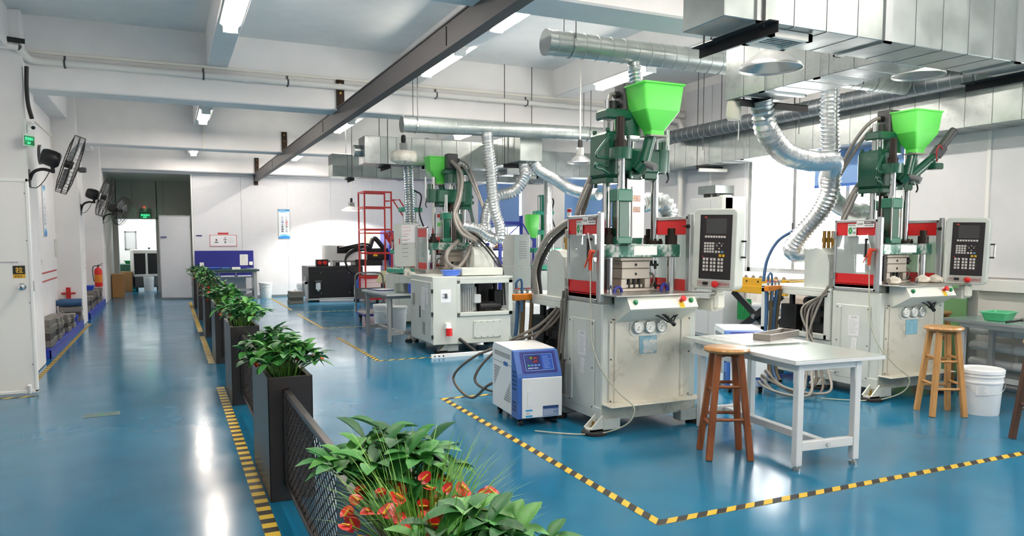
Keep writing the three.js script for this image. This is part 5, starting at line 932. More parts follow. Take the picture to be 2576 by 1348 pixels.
function tempUnit(label, pos, turn, blue, white) {
  const t = thing('temperature_controller', label, 'temperature unit', pos, turn, 'white and blue temperature controllers'), w = .19, D = .62;
  const b = part(t, 'housing', [prismX([[-.14, .07], [-.14, .61], [-D + .03, .62], [-D, .58], [-D, .07]], -w, w)], white);
  part(b, 'seam', [bx(-w - .001, .47, -D + .01, w + .001, .474, -.15)], mat.midgrey);
  const s = part(t, 'front_frame', prismX([[-.14, .065], [0, .065], [0, .4], [-.01, .43], [-.1, .6], [-.14, .605]], -w - .004, w + .004), blue, 'blue front frame');
  part(t, 'front_panel', bx(-w + .03, .07, 0, w + .002, .395, .012, .004), white);
  part(s, 'display', xf(fin2(new THREE.PlaneGeometry(.27, .165)), { p: [.01, .512, -.0485], r: [-Math.atan(.09 / .17), 0, 0] }), mat.disp);
  part(s, 'display_rim', xf(rplate(.31, .185, .006, .012, .001), { p: [.01, .512, -.0535], r: [-Math.atan(.09 / .17), 0, 0] }), mat.blueDark);
  part(s, 'louvre', [].concat(...[.13, .16, .19, .3, .335, .37, .405, .44].map(y => Array.from({ length: 6 }, (_, k) => xf(bx(-.001, -.011, -.002, .002, .011, .003), { p: [-w - .004, y, -.115 + k * .0155], r: [-.5, 0, 0] })))), mat.black);
  const slots = [];
  for (let r = 0; r < 9; r++) { const n = 9 - r, y = .42 - r * .02; for (let k = 0; k < n; k++) slots.push(xf(bx(-.0012, -.007, -.003, .0012, .007, .003), { p: [-w, y, -D + .05 + k * .018], r: [.35, 0, 0] })); for (let k = 0; k < r + 1; k++) slots.push(xf(bx(-.0012, -.007, -.003, .0012, .007, .003), { p: [-w, .33 - r * .02, -.18 - k * .018], r: [.35, 0, 0] })); }
  for (let k = 0; k < 26; k++) for (let r = 0; r < 3; r++) slots.push(xf(bx(-.0012, -.006, -.002, .0012, .006, .002), { p: [-w, .555 - r * .014, -D + .06 + k * .015], r: [.35, 0, 0] }));
  part(b, 'vent_slots', slots, mat.black).userData.kind = 'stuff';
  part(b, 'grip', bx(-w - .002, .455, -.34, -w + .005, .49, -.24, .002), blue);
  part(t, 'door_latch', xf(rplate(.03, .13, .008, .004, .001), { p: [-.1, .23, .014] }), mat.whitePl); part(t, 'rating_plate', flat(.14, .085, [.09, .12, .0135]), unitTag); part(t, 'brand_label', flat(.06, .06, [-.1, .11, .0135]), unitTag2);
  for (const x of [-.15, .15]) for (const z of [-.06, -D + .08]) { const c = part(t, 'castor', [rod([x - .014, .03, z], [x + .014, .03, z], .03, 16), bx(x - .02, .03, z - .012, x - .015, .07, z + .012), bx(x + .015, .03, z - .012, x + .02, .07, z + .012)], mat.black); part(c, 'hub', rod([x - .016, .03, z], [x + .016, .03, z], .012, 10), mat.ltgrey); }
  for (const y of [.18, .3, .42]) part(t, 'water_port', [rod([-.05, y, -D], [-.05, y, -D - .06], .014, 8), rod([-.05, y, -D - .04], [-.05, y, -D - .06], .02, 6)], y > .3 ? mat.red : mat.brass);
}
tempUnit('white and blue temperature controller standing before the first press', [2.7, 0, -5.33], rad(-4), mat.blueUnit, mat.whitePl);
tempUnit('white and blue temperature controller behind the white table', [5.12, 0, -5.62], rad(-28), mat.blueUnit, mat.whitePl);
tempUnit('light blue temperature controller beside the rear-facing press', [4.7, 0, -10.0], rad(180), mat.blueLt, mat.whitePl);
tempUnit('blue and white temperature controller at the black moulding machine', [4.15, 0, -18.32], rad(-100), mat.blueUnit, mat.whitePl);

// ───────── loose hoses ─────────
const HG = 'loose water hoses';
const wh = (label, pts, r, m, group = HG) => single('water_hose', label, 'hose', tube(pts.map(p => p.map((q, i) => q - pts[0][i])), r, pts.length * 8, 8), m, pts[0], 0, group);
wh('grey hose looping from the controller over to the first press', [[2.72, .28, -5.98], [2.6, .2, -6.15], [2.5, .05, -6.35], [2.42, .2, -6.6], [2.55, .42, -6.4], [2.8, .58, -6.1], [3.0, .75, -5.75], [3.06, 1.0, -5.5]], .013, mat.greyHose);
wh('grey hose drooping from the first press beside the valve block', [[3.04, 1.02, -5.48], [2.98, .8, -5.7], [2.9, .58, -5.95], [2.84, .5, -6.05], [2.79, .42, -6.02], [2.78, .3, -5.98]], .013, mat.greyHose);
wh('grey hose lying near the controller top', [[3.05, 1.04, -5.5], [2.93, .78, -5.76], [2.76, .6, -6.05], [2.6, .4, -6.25], [2.52, .22, -6.3], [2.62, .14, -6.15], [2.7, .18, -6.0]], .013, mat.greyHose);
wh('pair of dark hoses hanging down the corner of the first press', [[3.0, 1.1, -5.44], [2.995, .9, -5.46], [2.99, .6, -5.48], [2.995, .35, -5.5], [2.985, .12, -5.55]], .012, mat.greyHose);
wh('dark hose hanging beside the pair on the first press', [[3.0, 1.08, -5.49], [2.985, .85, -5.5], [2.975, .55, -5.53], [2.985, .3, -5.55], [2.97, .1, -5.6]], .012, mat.greyHose);
for (const [dx, m, n] of [[0, mat.oilHose, 'olive hose standing up beside the brass valves of the first press'], [.07, mat.oilHose, 'second olive hose beside the brass valves of the first press'], [-.05, mat.blueHose, 'blue hose from the brass valves of the first press']]) wh(n, [[2.93 + dx, .98, -6.12 + dx * .4], [2.92 + dx, .75, -6.12 + dx * .4], [2.9 + dx, .45, -6.15 + dx * .4], [2.88 + dx * 1.1, .15, -6.2], [2.9 + dx, .04, -6.3]], .019, m);
for (const [dx, m, n] of [[0, mat.oilHose, 'olive hose hanging from the brass valves of the second press'], [.09, mat.oilHose, 'second olive hose of the second press'], [-.06, mat.blueHose, 'blue hose looping over the brass valves of the second press'], [.05, mat.blueHose, 'second blue hose of the second press']]) wh(n, [[5.88 + dx, .98, -6.1 + dx * .4], [5.87 + dx, .7, -6.1], [5.84 + dx, .4, -6.08], [5.78 + dx, .12, -6.0], [5.7 + dx, .03, -5.85]], .018, m);
[['first', .0, .0], ['second', .12, .08], ['third', -.1, .16], ['fourth', .2, -.06], ['fifth', .05, .22]].forEach(([n, a, b], k) => wh(n + ' grey hose looping from the second press to the floor, counted from its corner', [[6.0, 1.05 - k * .02, -5.46], [5.95 - .02 * k, .8, -5.55 - .03 * k], [5.86 + a * .4, .48, -5.58 + b * .3], [5.7 + a, .16 + b * .4, -5.42 + b], [5.46 + a * 1.2, .03 + .014 * k, -5.26 + b * 1.2], [5.28 + a * .6, .05 + b * .3, -5.42 + a], [5.22 + b * .3, .3 + b * .5, -5.72], [5.3, .35 + .03 * k, -6.02]], .012, k % 2 ? mat.greyHose : mat.greyHoseLt, 'grey hoses on the floor by the second press'));
for (const [x, n] of [[2.93, 'brass valve manifold on the first press'], [5.9, 'brass valve manifold on the second press']]) {
  const t = thing('valve_manifold', n, 'manifold', [x, .96, -6.1], rad(8));
  part(t, 'block', bx(-.12, 0, -.03, .12, .06, .03, .006), mat.orange);
  for (const [i, dx] of [-.09, -.03, .03, .09].entries()) { const v = part(t, 'valve', [rod([dx, .06, 0], [dx, .11, 0], .012, 8), rod([dx, .08, 0], [dx, .095, 0], .019, 6)], mat.steel); part(v, 'tap', bx(dx - .015, .1, -.008, dx + .03, .112, .008), i % 2 ? mat.blueHose : mat.red); }
  part(t, 'bend', [tube([[-.09, .11, 0], [-.09, .16, .0], [-.06, .19, .0], [-.03, .16, 0], [-.05, -.1, .03]], .012, 20, 7)], mat.blueHose);
}
// big wrapped hoses rising at the back of the first and second press
wh('thick dark wrapped hose rising behind the first press', [[3.0, 1.02, -6.0], [2.98, 1.25, -6.0], [3.05, 1.5, -5.92], [3.14, 1.64, -5.75], [3.2, 1.7, -5.6]], .028, mat.wrapHose);
wh('thick dark hose beside the wrapped one behind the first press', [[3.05, 1.02, -6.02], [3.03, 1.25, -6.0], [3.1, 1.48, -5.9], [3.19, 1.62, -5.74]], .022, mat.rubber);
wh('dark hose pair rising to the second press', [[5.85, 1.06, -6.2], [5.9, 1.3, -6.2], [6.0, 1.5, -6.15], [6.1, 1.62, -6.0]], .018, mat.blueHose);
// air guns hung on the guards
for (const [x, z, n] of [[3.465, -4.9, 'first'], [6.465, -4.86, 'second']]) {
  const t = thing('air_gun', 'orange air gun hung on the ' + n + ' press with a clear hose', 'air gun', [x - .5, 1.27, z - .1], 0, 'orange air guns');
  part(t, 'body', [loft([rring(0, .022, .03, .01), rring(.08, .024, .034, .011), rring(.1, .026, .045, .012, 0, .004), rring(.14, .026, .05, .012, 0, .008), rring(.16, .018, .03, .008, 0, .012)]), bar([0, .13, .02], [0, .15, .06], .02, .02, .004)], mat.orangeRed);
  part(t, 'trigger', bar([-.005, .1, -.02], [-.02, .02, -.05], .012, .008), mat.orangeRed); part(t, 'nozzle', rod([0, .155, .01], [-.01, .29, -.02], .004, 8), mat.offwhite); part(t, 'coupling', [rod([0, 0, 0], [0, -.05, .004], .011, 10), rod([0, -.015, 0], [0, -.03, .002], .015, 8)], mat.steel);
  part(t, 'hose', tube([[0, -.05, .004], [-.005, -.3, .02], [-.01, -.55, .05], [.03, -.75, .12], [.12, -.92, .22], [.22, -1.04, .3], [.18, -1.16, .28], [.05, -1.24, .18], [-.1, -1.258, .1], [-.25, -1.258, .0], [-.4, -1.258, -.15]], .006, 90, 6), mat.clearHose ?? (mat.clearHose = P(0xd9d8c6, .25, 0, { transmission: .45, thickness: 0 })));
}

// ───────── wall fans ─────────
function fan(label, wall, head, yaw, tilt, R = .34) {   // wall: fixing point, head: hub position; the fan blows along its local +z
  const t = thing('wall_fan', label, 'fan', wall, 0, 'black wall fans'), h = head.map((q, i) => q - wall[i]);
  part(t, 'wall_plate', bx(-.02, -.1, -.05, .01, .1, .05, .004), mat.black);
  part(t, 'arm', [tube([[0, -.02, 0], [h[0] * .15, h[1] * .35, h[2] * .2], [h[0] * .45, h[1] * .62 - .02, h[2] * .4], [h[0] * .8, h[1] - .12, h[2] * .8]], .018, 24, 10)], mat.black);
  const E = new THREE.Euler(tilt, yaw, 0, 'YXZ'), put = (g) => g.applyMatrix4(new THREE.Matrix4().makeRotationFromEuler(E)).translate(...h);
  part(t, 'tilt_joint', [bar([h[0] * .8, h[1] - .14, h[2] * .8], [h[0] * .8, h[1] - .02, h[2] * .8], .04, .04, .008)], mat.black);
  part(t, 'motor', put(lathe([[0, -.02], [.06, -.02], [.085, .0], [.095, .05], [.09, .13], [.075, .17], [.05, .18], [0, .18]], 24).rotateX(-Math.PI / 2)), mat.black);
  const g = [], z0 = .05, z1 = .2, torus = (r, z, q) => xf(fin(new THREE.TorusGeometry(r, q, 5, 40)), { p: [0, 0, z] });
  g.push(torus(R, (z0 + z1) / 2, .006), torus(R * .985, z0 + .02, .004), torus(R * .985, z1 - .02, .004), torus(R * .66, z0, .003), torus(R * .66, z1, .003), torus(R * .33, z0, .003), torus(R * .33, z1 + .005, .003));
  const n = 40; for (let k = 0; k < n; k++) { const a = k / n * 2 * Math.PI, c = Math.cos(a), s = Math.sin(a); for (const [za, zb] of [[z0 - .005, z0 + .02], [z1 + .005, z1 - .02]]) g.push(rod([c * R * .2, s * R * .2, za], [c * R * .66, s * R * .66, za < .1 ? z0 : z1], .0016, 4), rod([c * R * .66, s * R * .66, za < .1 ? z0 : z1], [c * R, s * R, zb], .0016, 4)); g.push(rod([c * R, s * R, z0 + .02], [c * R, s * R, z1 - .02], .0016, 4)); }
  part(t, 'guard', g.map(put), mat.wire ?? (mat.wire = M(0x3a3532, .45, .6)));
  for (let k = 0; k < 3; k++) { const pts = []; const b = loft([[.06, -.05, .03], [.14, -.11, .05], [.24, -.13, .05], [.3, -.1, .02]].map(([r, a, w], i) => [[r, a, .115 + w * .6], [r, a, .111 + w * .6], [r, -a * .5, .09 - w * .2], [r, -a * .5, .094 - w * .2]]), true, true, .5); b.rotateZ(k * 2 * Math.PI / 3 + .4); part(t, 'blade', put(fin(b)), mat.midgrey); }
  part(t, 'hub', put(rod([0, 0, .06], [0, 0, .15], .045, 16)), mat.black);
  part(t, 'badge', put(rod([0, 0, .205], [0, 0, .212], .05, 20)), mat.black);
  part(t, 'cable', tube([[h[0] * .7, h[1] - .1, h[2] * .7 - .05], [h[0] * .5, h[1] - .22, h[2] * .5], [h[0] * .25, h[1] - .3, h[2] * .3], [0, h[1] - .3, 0]], .005, 18, 5), mat.darkgrey);
}
fan('black wall fan with a wire guard above the white aisle door', [-1.4, 2.2, -10.0], [-1.1, 2.4, -9.9], rad(98), rad(19));
fan('black wall fan on the second aisle column', [-1.4, 2.05, -15.4], [-1.12, 2.3, -15.25], rad(86), rad(17));
fan('black wall fan on the third aisle column by the dark lobby', [-1.4, 2.0, -20.4], [-1.1, 2.24, -20.25], rad(70), rad(18));

// ───────── things on the aisle wall ─────────
{ const t = thing('wall_clock', 'round wall clock with a dark rim on the aisle wall', 'clock', [XL, 2.83, -13.7]);
  part(t, 'case', rod([0, 0, 0], [.04, 0, 0], .15, 28), mat.darkgrey); part(t, 'face', xf(fin2(new THREE.CircleGeometry(.135, 28)), { p: [.0415, 0, 0], r: [0, Math.PI / 2, 0] }), paper(print(128, 128, (x) => { x.fillStyle = '#dfe6ea'; x.fillRect(0, 0, 128, 128); x.strokeStyle = '#333'; x.lineWidth = 3; for (let k = 0; k < 12; k++) { const a = k * Math.PI / 6; x.beginPath(); x.moveTo(64 + 48 * Math.cos(a), 64 + 48 * Math.sin(a)); x.lineTo(64 + 56 * Math.cos(a), 64 + 56 * Math.sin(a)); x.stroke(); } x.lineWidth = 4; x.beginPath(); x.moveTo(64, 64); x.lineTo(84, 44); x.moveTo(64, 64); x.lineTo(54, 24); x.stroke(); }))); }
const posterTex = print(192, 512, (x) => {
  x.fillStyle = '#e9f0f4'; x.fillRect(0, 0, 192, 512); x.fillStyle = '#4aa0d8'; x.fillRect(0, 0, 192, 36); x.fillStyle = '#8fcbe8'; x.beginPath(); x.moveTo(0, 36); x.quadraticCurveTo(60, 80, 192, 30); x.lineTo(192, 0); x.lineTo(0, 0); x.fill(); x.fillStyle = '#3b8fce'; x.fillRect(0, 0, 192, 26);
  x.fillStyle = '#7cc3e6'; x.beginPath(); x.moveTo(0, 470); x.quadraticCurveTo(90, 400, 192, 460); x.lineTo(192, 512); x.lineTo(0, 512); x.fill(); x.fillStyle = '#2f86cc'; x.beginPath(); x.moveTo(0, 490); x.quadraticCurveTo(110, 440, 192, 480); x.lineTo(192, 512); x.lineTo(0, 512); x.fill();
  const S = 40; const col = (text, px, colors) => [...text].forEach((ch, i) => glyphs(x, ch, px, 118 + i * S * 1.03, S, colors[i] ?? '#223', 1.1)); scribble(x, 20, 8, 130, 1, 8, '#dff0fa', 9);
  col('一人疏忽百人忙', 118, { 2: '#d23b3b', 3: '#d23b3b' }); col('人人细心更顺畅', 46, { 2: '#4646b0' });
});
mat.posterA = paper(posterTex, .5);
{ const t = thing('poster', 'framed blue and white slogan poster on the end wall', 'poster', [2.83, 1.54, ZB]); part(t, 'frame', bx(-.155, 0, 0, .155, .8, .012, .003), mat.alu); part(t, 'print', flat(.285, .775, [0, .4, .0128]), mat.posterA); }
{ const t = thing('poster', 'slim blue slogan poster on the aisle wall seen edge on', 'poster', [XL, 1.56, -13.95]); part(t, 'frame', bx(0, 0, -.16, .012, .82, .16, .003), mat.alu); part(t, 'print', flat(.29, .79, [.0128, .41, 0], [0, Math.PI / 2, 0]), mat.posterA); }
for (const [y, l] of [[.98, 'upper thin red line on the aisle wall'], [.85, 'lower thin red line on the aisle wall']]) single('wall_stripe', l, 'stripe', [bx(XL, y, -15.1, XL + .002, y + .025, -10.7), bx(XL, y, -20.2, XL + .002, y + .025, -15.9)], mat.redTape, [0, 0, 0], 0, 'red lines on the aisle wall');
single('paper_roll_holder', 'small white holder with a red edge on the aisle wall', 'holder', [bx(XL, 1.22, -15.02, XL + .05, 1.52, -14.97, .006)], mat.offwhite);
single('wall_socket', 'white power socket with a cable on the aisle wall', 'socket', [bx(XL, 1.3, -13.0, XL + .03, 1.42, -12.9, .006), tube([[XL + .03, 1.32, -12.95], [XL + .07, 1.2, -12.95], [XL + .04, 1.05, -12.97], [XL + .02, .95, -13.0]], .006, 14, 5)], mat.white);
single('wall_socket', 'white power socket on the second column', 'socket', [bx(-1.4, 1.3, -15.45, -1.375, 1.38, -15.37, .005)], mat.white);
single('wall_socket', 'white power socket on the third column', 'socket', [bx(-1.4, 1.3, -20.5, -1.375, 1.38, -20.42, .005)], mat.white);
const exitTex = (w = 256, h = 128) => print(w, h, (x) => { x.fillStyle = '#0d3b22'; x.fillRect(0, 0, w, h); glyphs(x, '安全出口', 28, 14, 46, '#43ff9a', 1.3); x.fillStyle = '#43ff9a'; x.font = 'bold 40px sans-serif'; x.fillText('EXIT', 76, 112); });
mat.exitGlow = M(0x000000, .5, 0, { emissive: 0xffffff, emissiveMap: exitTex(), emissiveIntensity: 1.4 });
{ const t = thing('exit_sign', 'small glowing green exit sign on the near aisle column', 'exit sign', [-1.37, 2.6, -9.85], rad(55)); part(t, 'case', bx(-.07, -.06, -.02, .09, .07, .0, .004), mat.ltgrey); part(t, 'sign_face', flat(.14, .1, [.01, .005, .0015]), mat.exitGlow); part(t, 'bracket', rod([.0, .09, -.01], [.0, .2, -.01], .008, 8), mat.ltgrey); const L = new THREE.PointLight(0x40ff90, .01); L.position.set(.02, 0, .06); t.add(L); }
{ const t = thing('exit_sign', 'glowing green exit sign with twin lamps above the doorway', 'exit sign', [-.57, 2.2, ZL + .01]); part(t, 'case', bx(-.16, -.07, 0, .16, .1, .04, .008), mat.darkgrey); part(t, 'sign_face', flat(.28, .13, [0, .0, .0415]), mat.exitGlow); for (const x of [-.09, .1]) part(t, 'lamp_head', lathe([[0, 0], [.05, 0], [.06, .03], [.058, .05], [0, .055]], 18).rotateX(Math.PI / 2).translate(x, .16, .02), mat.midgrey); part(t, 'indicator_light', rod([-.02, .24, .02], [-.02, .26, .02], .012, 8), M(0x220000, .4, 0, { emissive: 0xff3030, emissiveIntensity: 2 })); const L = new THREE.PointLight(0x40ff90, .02); L.position.set(0, 0, .12); t.add(L); }
single('corrugated_cable', 'black corrugated cable hanging down the aisle column', 'cable', tube([[-1.36, 3.42, -9.9], [-1.37, 3.2, -9.9], [-1.36, 3.0, -9.88], [-1.33, 2.85, -9.87]], .022, 30, 9), mat.black);
single('corrugated_cable', 'black corrugated cable lying along the white pipe end', 'cable', tube([[-1.36, 3.68, -9.86], [-1.6, 3.69, -9.84], [-2.1, 3.7, -9.84]], .028, 16, 9), mat.black);
{ const t = thing('security_camera', 'small white security camera on the near aisle column', 'camera', [-1.36, 2.8, -9.87]); part(t, 'body', bar([0, 0, 0], [.05, -.06, .1], .05, .05, .012), mat.white); part(t, 'bracket', rod([-.03, .05, 0], [0, 0, .0], .012, 8), mat.white); part(t, 'lens', rod([.05, -.06, .1], [.054, -.065, .108], .02, 12), mat.black); }
{ const t = thing('security_camera', 'small dark camera on the second aisle column', 'camera', [-1.395, 2.75, -15.3]); part(t, 'body', [bx(0, -.05, -.04, .12, .04, .04, .015)], mat.darkgrey); part(t, 'bracket', rod([-.02, .0, 0], [.02, 0, 0], .02, 8), mat.midgrey); }
// door stickers
{ const d = thing('door_sign', 'black and gold pull sign stuck on the white door', 'sign', [-1.31, 1.14, -8.478]); part(d, 'print', flat(.1, .12, [0, .06, .0005]), paper(print(128, 152, (x) => { x.fillStyle = '#26241f'; x.fillRect(0, 0, 128, 104); x.fillStyle = '#d9a82e'; x.fillRect(0, 104, 128, 48); glyphs(x, '拉', 26, 14, 78, '#e0b23a', 1.2); x.fillStyle = '#3a2c10'; x.font = 'bold 36px sans-serif'; x.fillText('PULL', 14, 142); }), .35)); part(d, 'backing', bx(-.05, 0, -.001, .05, .12, 0), mat.black); }
{ const d = thing('door_strip', 'white paper strip of small print above the pull sign', 'label', [-1.39, 1.275, -8.478]); part(d, 'print', flat(.25, .03, [0, .015, .0005]), paper(print(256, 32, (x) => { x.fillStyle = '#e6e6e6'; x.fillRect(0, 0, 256, 32); scribble(x, 6, 8, 240, 1, 8, '#8a8a8a', 12); }))); part(d, 'backing', bx(-.125, 0, -.001, .125, .03, 0), mat.white); }

// ───────── blue platforms with moulds ─────────
for (const [a, b, l] of [[-15.1, -11.0, 'long blue platform carrying grey moulds along the aisle'], [-20.2, -16.3, 'blue platform beyond the second aisle column']]) { const t = thing('blue_platform', l, 'platform', [-1.58, 0, (a + b) / 2]), L = (b - a) / 2; part(t, 'deck', bx(-.19, .1, -L, .18, .115, L, .003), mat.bluePlat); part(t, 'skirt', [bx(.165, .0, -L, .18, .1, L), bx(-.19, 0, L - .015, .18, .1, L), bx(-.19, 0, -L, .18, .1, -L + .015)], mat.bluePlat); }
function mould(label, p, w, h, d, n, turn = 0, group = 'steel moulds on the blue platforms') {
  const t = thing('steel_mould', label, 'mould', p, turn, group); let y = 0;
  for (let k = 0; k < n; k++) { const q = h / n, in_ = k % 2 ? .012 : 0; part(t, 'mould_plate', bx(-w / 2 + in_, y + .001, -d / 2 + in_ * .5, w / 2 - in_, y + q - .001, d / 2 - in_ * .5, .004), k % 3 === 1 ? mat.mouldDark : mat.mouldGrey ?? (mat.mouldGrey = M(0x8b867d, .45, .6, { bumpMap: oilBump, bumpScale: .0008 }))); y += q; }
  part(t, 'lifting_eye', xf(fin(new THREE.TorusGeometry(.018, .005, 6, 14)), { p: [0, h + .016, 0] }), mat.steel);
  part(t, 'bolt', [[-.35, -.35], [.35, -.35], [.35, .35], [-.35, .35]].map(([a, b]) => rod([a * w, h, b * d], [a * w, h + .008, b * d], .01, 6)), mat.steelRough);
}
[[-11.35, .3, .36], [-11.75, .26, .34], [-12.2, .28, .3], [-12.7, .24, .28], [-13.2, .3, .26]].forEach(([z, w, h], k) => mould(ORD[k] + ' stacked grey mould on the long blue platform, counted from the white door', [-1.56, .115, z], w, h, .28, 4, rr(-.05, .05)));
mould('wide grey mould next to the blue crate on the platform', [-1.57, .115, -13.75], .34, .22, .3, 3);
[[-16.7, .28, .3, 3], [-17.3, .3, .26, 3], [-18.0, .28, .34, 4], [-18.8, .3, .3, 4], [-19.6, .3, .3, 3]].forEach(([z, w, h, k], q) => mould(ORD[q] + ' grey mould on the platform beyond the second column, counted from it', [-1.58, .115, z], w, h, .32, k, rr(-.1, .1), 'moulds beyond the second column'));
tray('blue plastic crate on the long blue platform', [-1.55, .117, -14.3], rad(10), .26, .3, .14, mat.bluePl);
tray('blue plastic crate on top of the moulds beyond the column', [-1.58, .43, -18.05], 0, .24, .3, .12, mat.bluePl);
single('blue_roll', 'blue plastic covered roll lying on the moulds', 'roll', [rod([-.18, .0, 0], [.16, .0, 0], .07, 20), rod([-.22, 0, 0], [-.18, 0, 0], .05, 16)], mat.blueHose, [-1.56, .43, -14.85]);
mould('grey mould under the blue roll', [-1.56, .115, -14.85], .32, .24, .26, 3);
{ const t = thing('red_stand', 'red steel cross-shaped stand against the column', 'stand', [-1.62, .36, -15.12]); part(t, 'post', bx(-.035, 0, -.015, .035, .32, .015, .003), mat.redPaint); part(t, 'foot', bx(-.13, -.02, -.03, .13, .015, .03, .003), mat.redPaint); part(t, 'crossbar', bx(-.11, .2, -.016, .11, .23, .016, .003), mat.redPaint); }
{ const t = thing('fire_extinguisher', 'red fire extinguisher standing by the third column', 'extinguisher', [-1.5, .43, -19.75]); part(t, 'cylinder', lathe([[0, 0], [.078, 0], [.082, .015], [.082, .36], [.07, .41], [.03, .44], [.02, .46], [0, .46]], 24), mat.red); part(t, 'valve', [rod([0, .46, 0], [0, .5, 0], .02, 10), bar([0, .5, 0], [.1, .54, 0], .018, .012), bar([0, .49, 0], [.09, .49, 0], .018, .01)], mat.black); part(t, 'hose', tube([[-.02, .49, 0], [-.1, .46, 0], [-.11, .3, .0], [-.09, .12, .0]], .01, 16, 6), mat.black); part(t, 'label', xf(lathe([[.083, .1], [.083, .28]], 24), {}), mat.orange); }

// ───────── end of the aisle: workbench, boards, cooler ─────────
{ const t = thing('workbench', 'blue backed workbench with grey legs against the end wall', 'workbench', [1.32, 0, -20.35]);
  part(t, 'back_panel', bx(-.72, .78, -.3, .7, 1.24, -.28, .003), mat.blueDark); part(t, 'worktop', bx(-.75, .72, -.3, .78, .765, .3, .006), mat.bench);
  for (const x of [-.68, .64]) part(t, 'leg_frame', [bx(x, 0, .2, x + .08, .72, .28, .004), bx(x, 0, -.28, x + .08, .72, -.2, .004), bx(x, .18, -.2, x + .08, .24, .2, .004)], mat.grey);
  part(t, 'drawer_case', bx(-.6, .56, -.1, .64, .72, .26, .004), mat.grey);
  for (let k = 0; k < 3; k++) { const d = part(t, 'drawer', bx(-.57 + k * .4, .585, .26, -.2 + k * .4, .69, .272, .003), mat.blueDark); part(d, 'label_strip', bx(-.55 + k * .4, .592, .272, -.22 + k * .4, .62, .275), mat.white); }
  part(t, 'lower_beam', bx(-.62, .2, -.24, .66, .25, -.2), mat.grey); }
single('paper_sheet', 'white sheet pinned on the blue bench panel', 'paper', flat(.2, .28, [0, .14, 0]), mat.note, [1.78, .86, -20.628]);
single('socket_box', 'white socket box at the end of the blue bench panel', 'socket', bx(-.045, 0, 0, .045, .09, .03, .005), mat.white, [1.95, .86, -20.628]);
single('socket_box', 'white socket box at the other end of the bench panel', 'socket', bx(-.05, 0, 0, .05, .1, .03, .005), mat.white, [.76, .84, -20.628]);
tray('light blue parts tray on the workbench', [1.02, .767, -20.2], 0, .26, .2, .06, mat.trayBlue); tray('shallow blue tray beside the parts tray', [1.3, .767, -20.25], 0, .22, .18, .05, mat.blueLt);
single('white_box', 'small white carton on the workbench', 'box', bx(-.1, 0, -.05, .1, .06, .05, .004), mat.white, [1.55, .766, -20.2]);
const chartTex = print(256, 128, (x) => { x.fillStyle = '#e7e7e9'; x.fillRect(0, 0, 256, 128); x.strokeStyle = '#b8474e'; x.lineWidth = 5; x.strokeRect(3, 3, 250, 122); x.fillStyle = '#5d6468'; x.fillRect(56, 46, 14, 24); x.fillRect(46, 78, 34, 12); x.fillRect(130, 50, 30, 10); x.fillRect(136, 30, 20, 8); x.fillRect(138, 72, 16, 20); scribble(x, 170, 30, 60, 5, 14, '#b5bac0', 4); });
{ const t = thing('notice_board', 'red bordered notice board above the workbench', 'board', [1.3, 1.345, ZB]); part(t, 'board', bx(-.335, 0, 0, .335, .31, .01, .002), mat.white); part(t, 'print', flat(.66, .3, [0, .155, .0108]), paper(chartTex)); part(t, 'header', bx(-.13, .31, 0, .13, .36, .008, .002), mat.redTape); }
single('hook_strip', 'small blue hook strip on the grey door', 'hook strip', bx(-.07, 0, 0, .07, .02, .015), mat.blueDark, [-.1, 1.58, -21.0], rad(-15));
single('hook_strip', 'small blue hook strip on the end wall beside the door', 'hook strip', bx(-.07, 0, 0, .07, .02, .015), mat.blueDark, [.72, 1.62, ZB + .001]);
{ const t = thing('air_cooler', 'white air cooler with black filter panels beyond the doorway', 'air cooler', [-.64, 0, -25.1], rad(12));
  part(t, 'body', [bx(-.38, .42, -.26, .38, 1.24, .26, .03)], mat.offwhite); for (const x of [-.2, .17]) part(t, 'filter_panel', bx(x - .16, .5, .255, x + .15, 1.12, .268, .004), mat.blackMatte); part(t, 'filter_panel', bx(.375, .5, -.2, .388, 1.12, .2, .004), mat.blackMatte); part(t, 'tank', bx(-.36, .1, -.24, .36, .42, .24, .02), mat.darkgrey);
  for (const x of [-.28, .28]) part(t, 'castor', rod([x - .02, .05, .15], [x + .02, .05, .15], .05, 14), mat.black); part(t, 'knob', rod([.1, 1.24, .05], [.1, 1.29, .05], .03, 12), mat.black); }
bucket('white bucket standing before the air cooler', [-.56, 0, -24.5], .14, .44, false, 'white plastic buckets');
single('cardboard_box', 'brown cardboard box beyond the doorway', 'box', bx(-.14, 0, -.18, .14, .58, .18, .004), mat.card, [-1.16, 0, -24.9], rad(6));
single('cardboard_box', 'brown cardboard box in the dark lobby corner', 'box', bx(-.16, 0, -.2, .12, .62, .2, .004), mat.card, [-1.22, 0, -22.4]);
single('green_table_cover', 'dark green covered table beyond the doorway', 'table', [bx(-.5, 0, -.4, .4, .78, .4, .02)], mat.green, [-1.3, 0, -26.2]);
tray('green plastic tray on the covered table', [-1.05, .781, -25.95], 0, .4, .25, .1, mat.greenMesh);

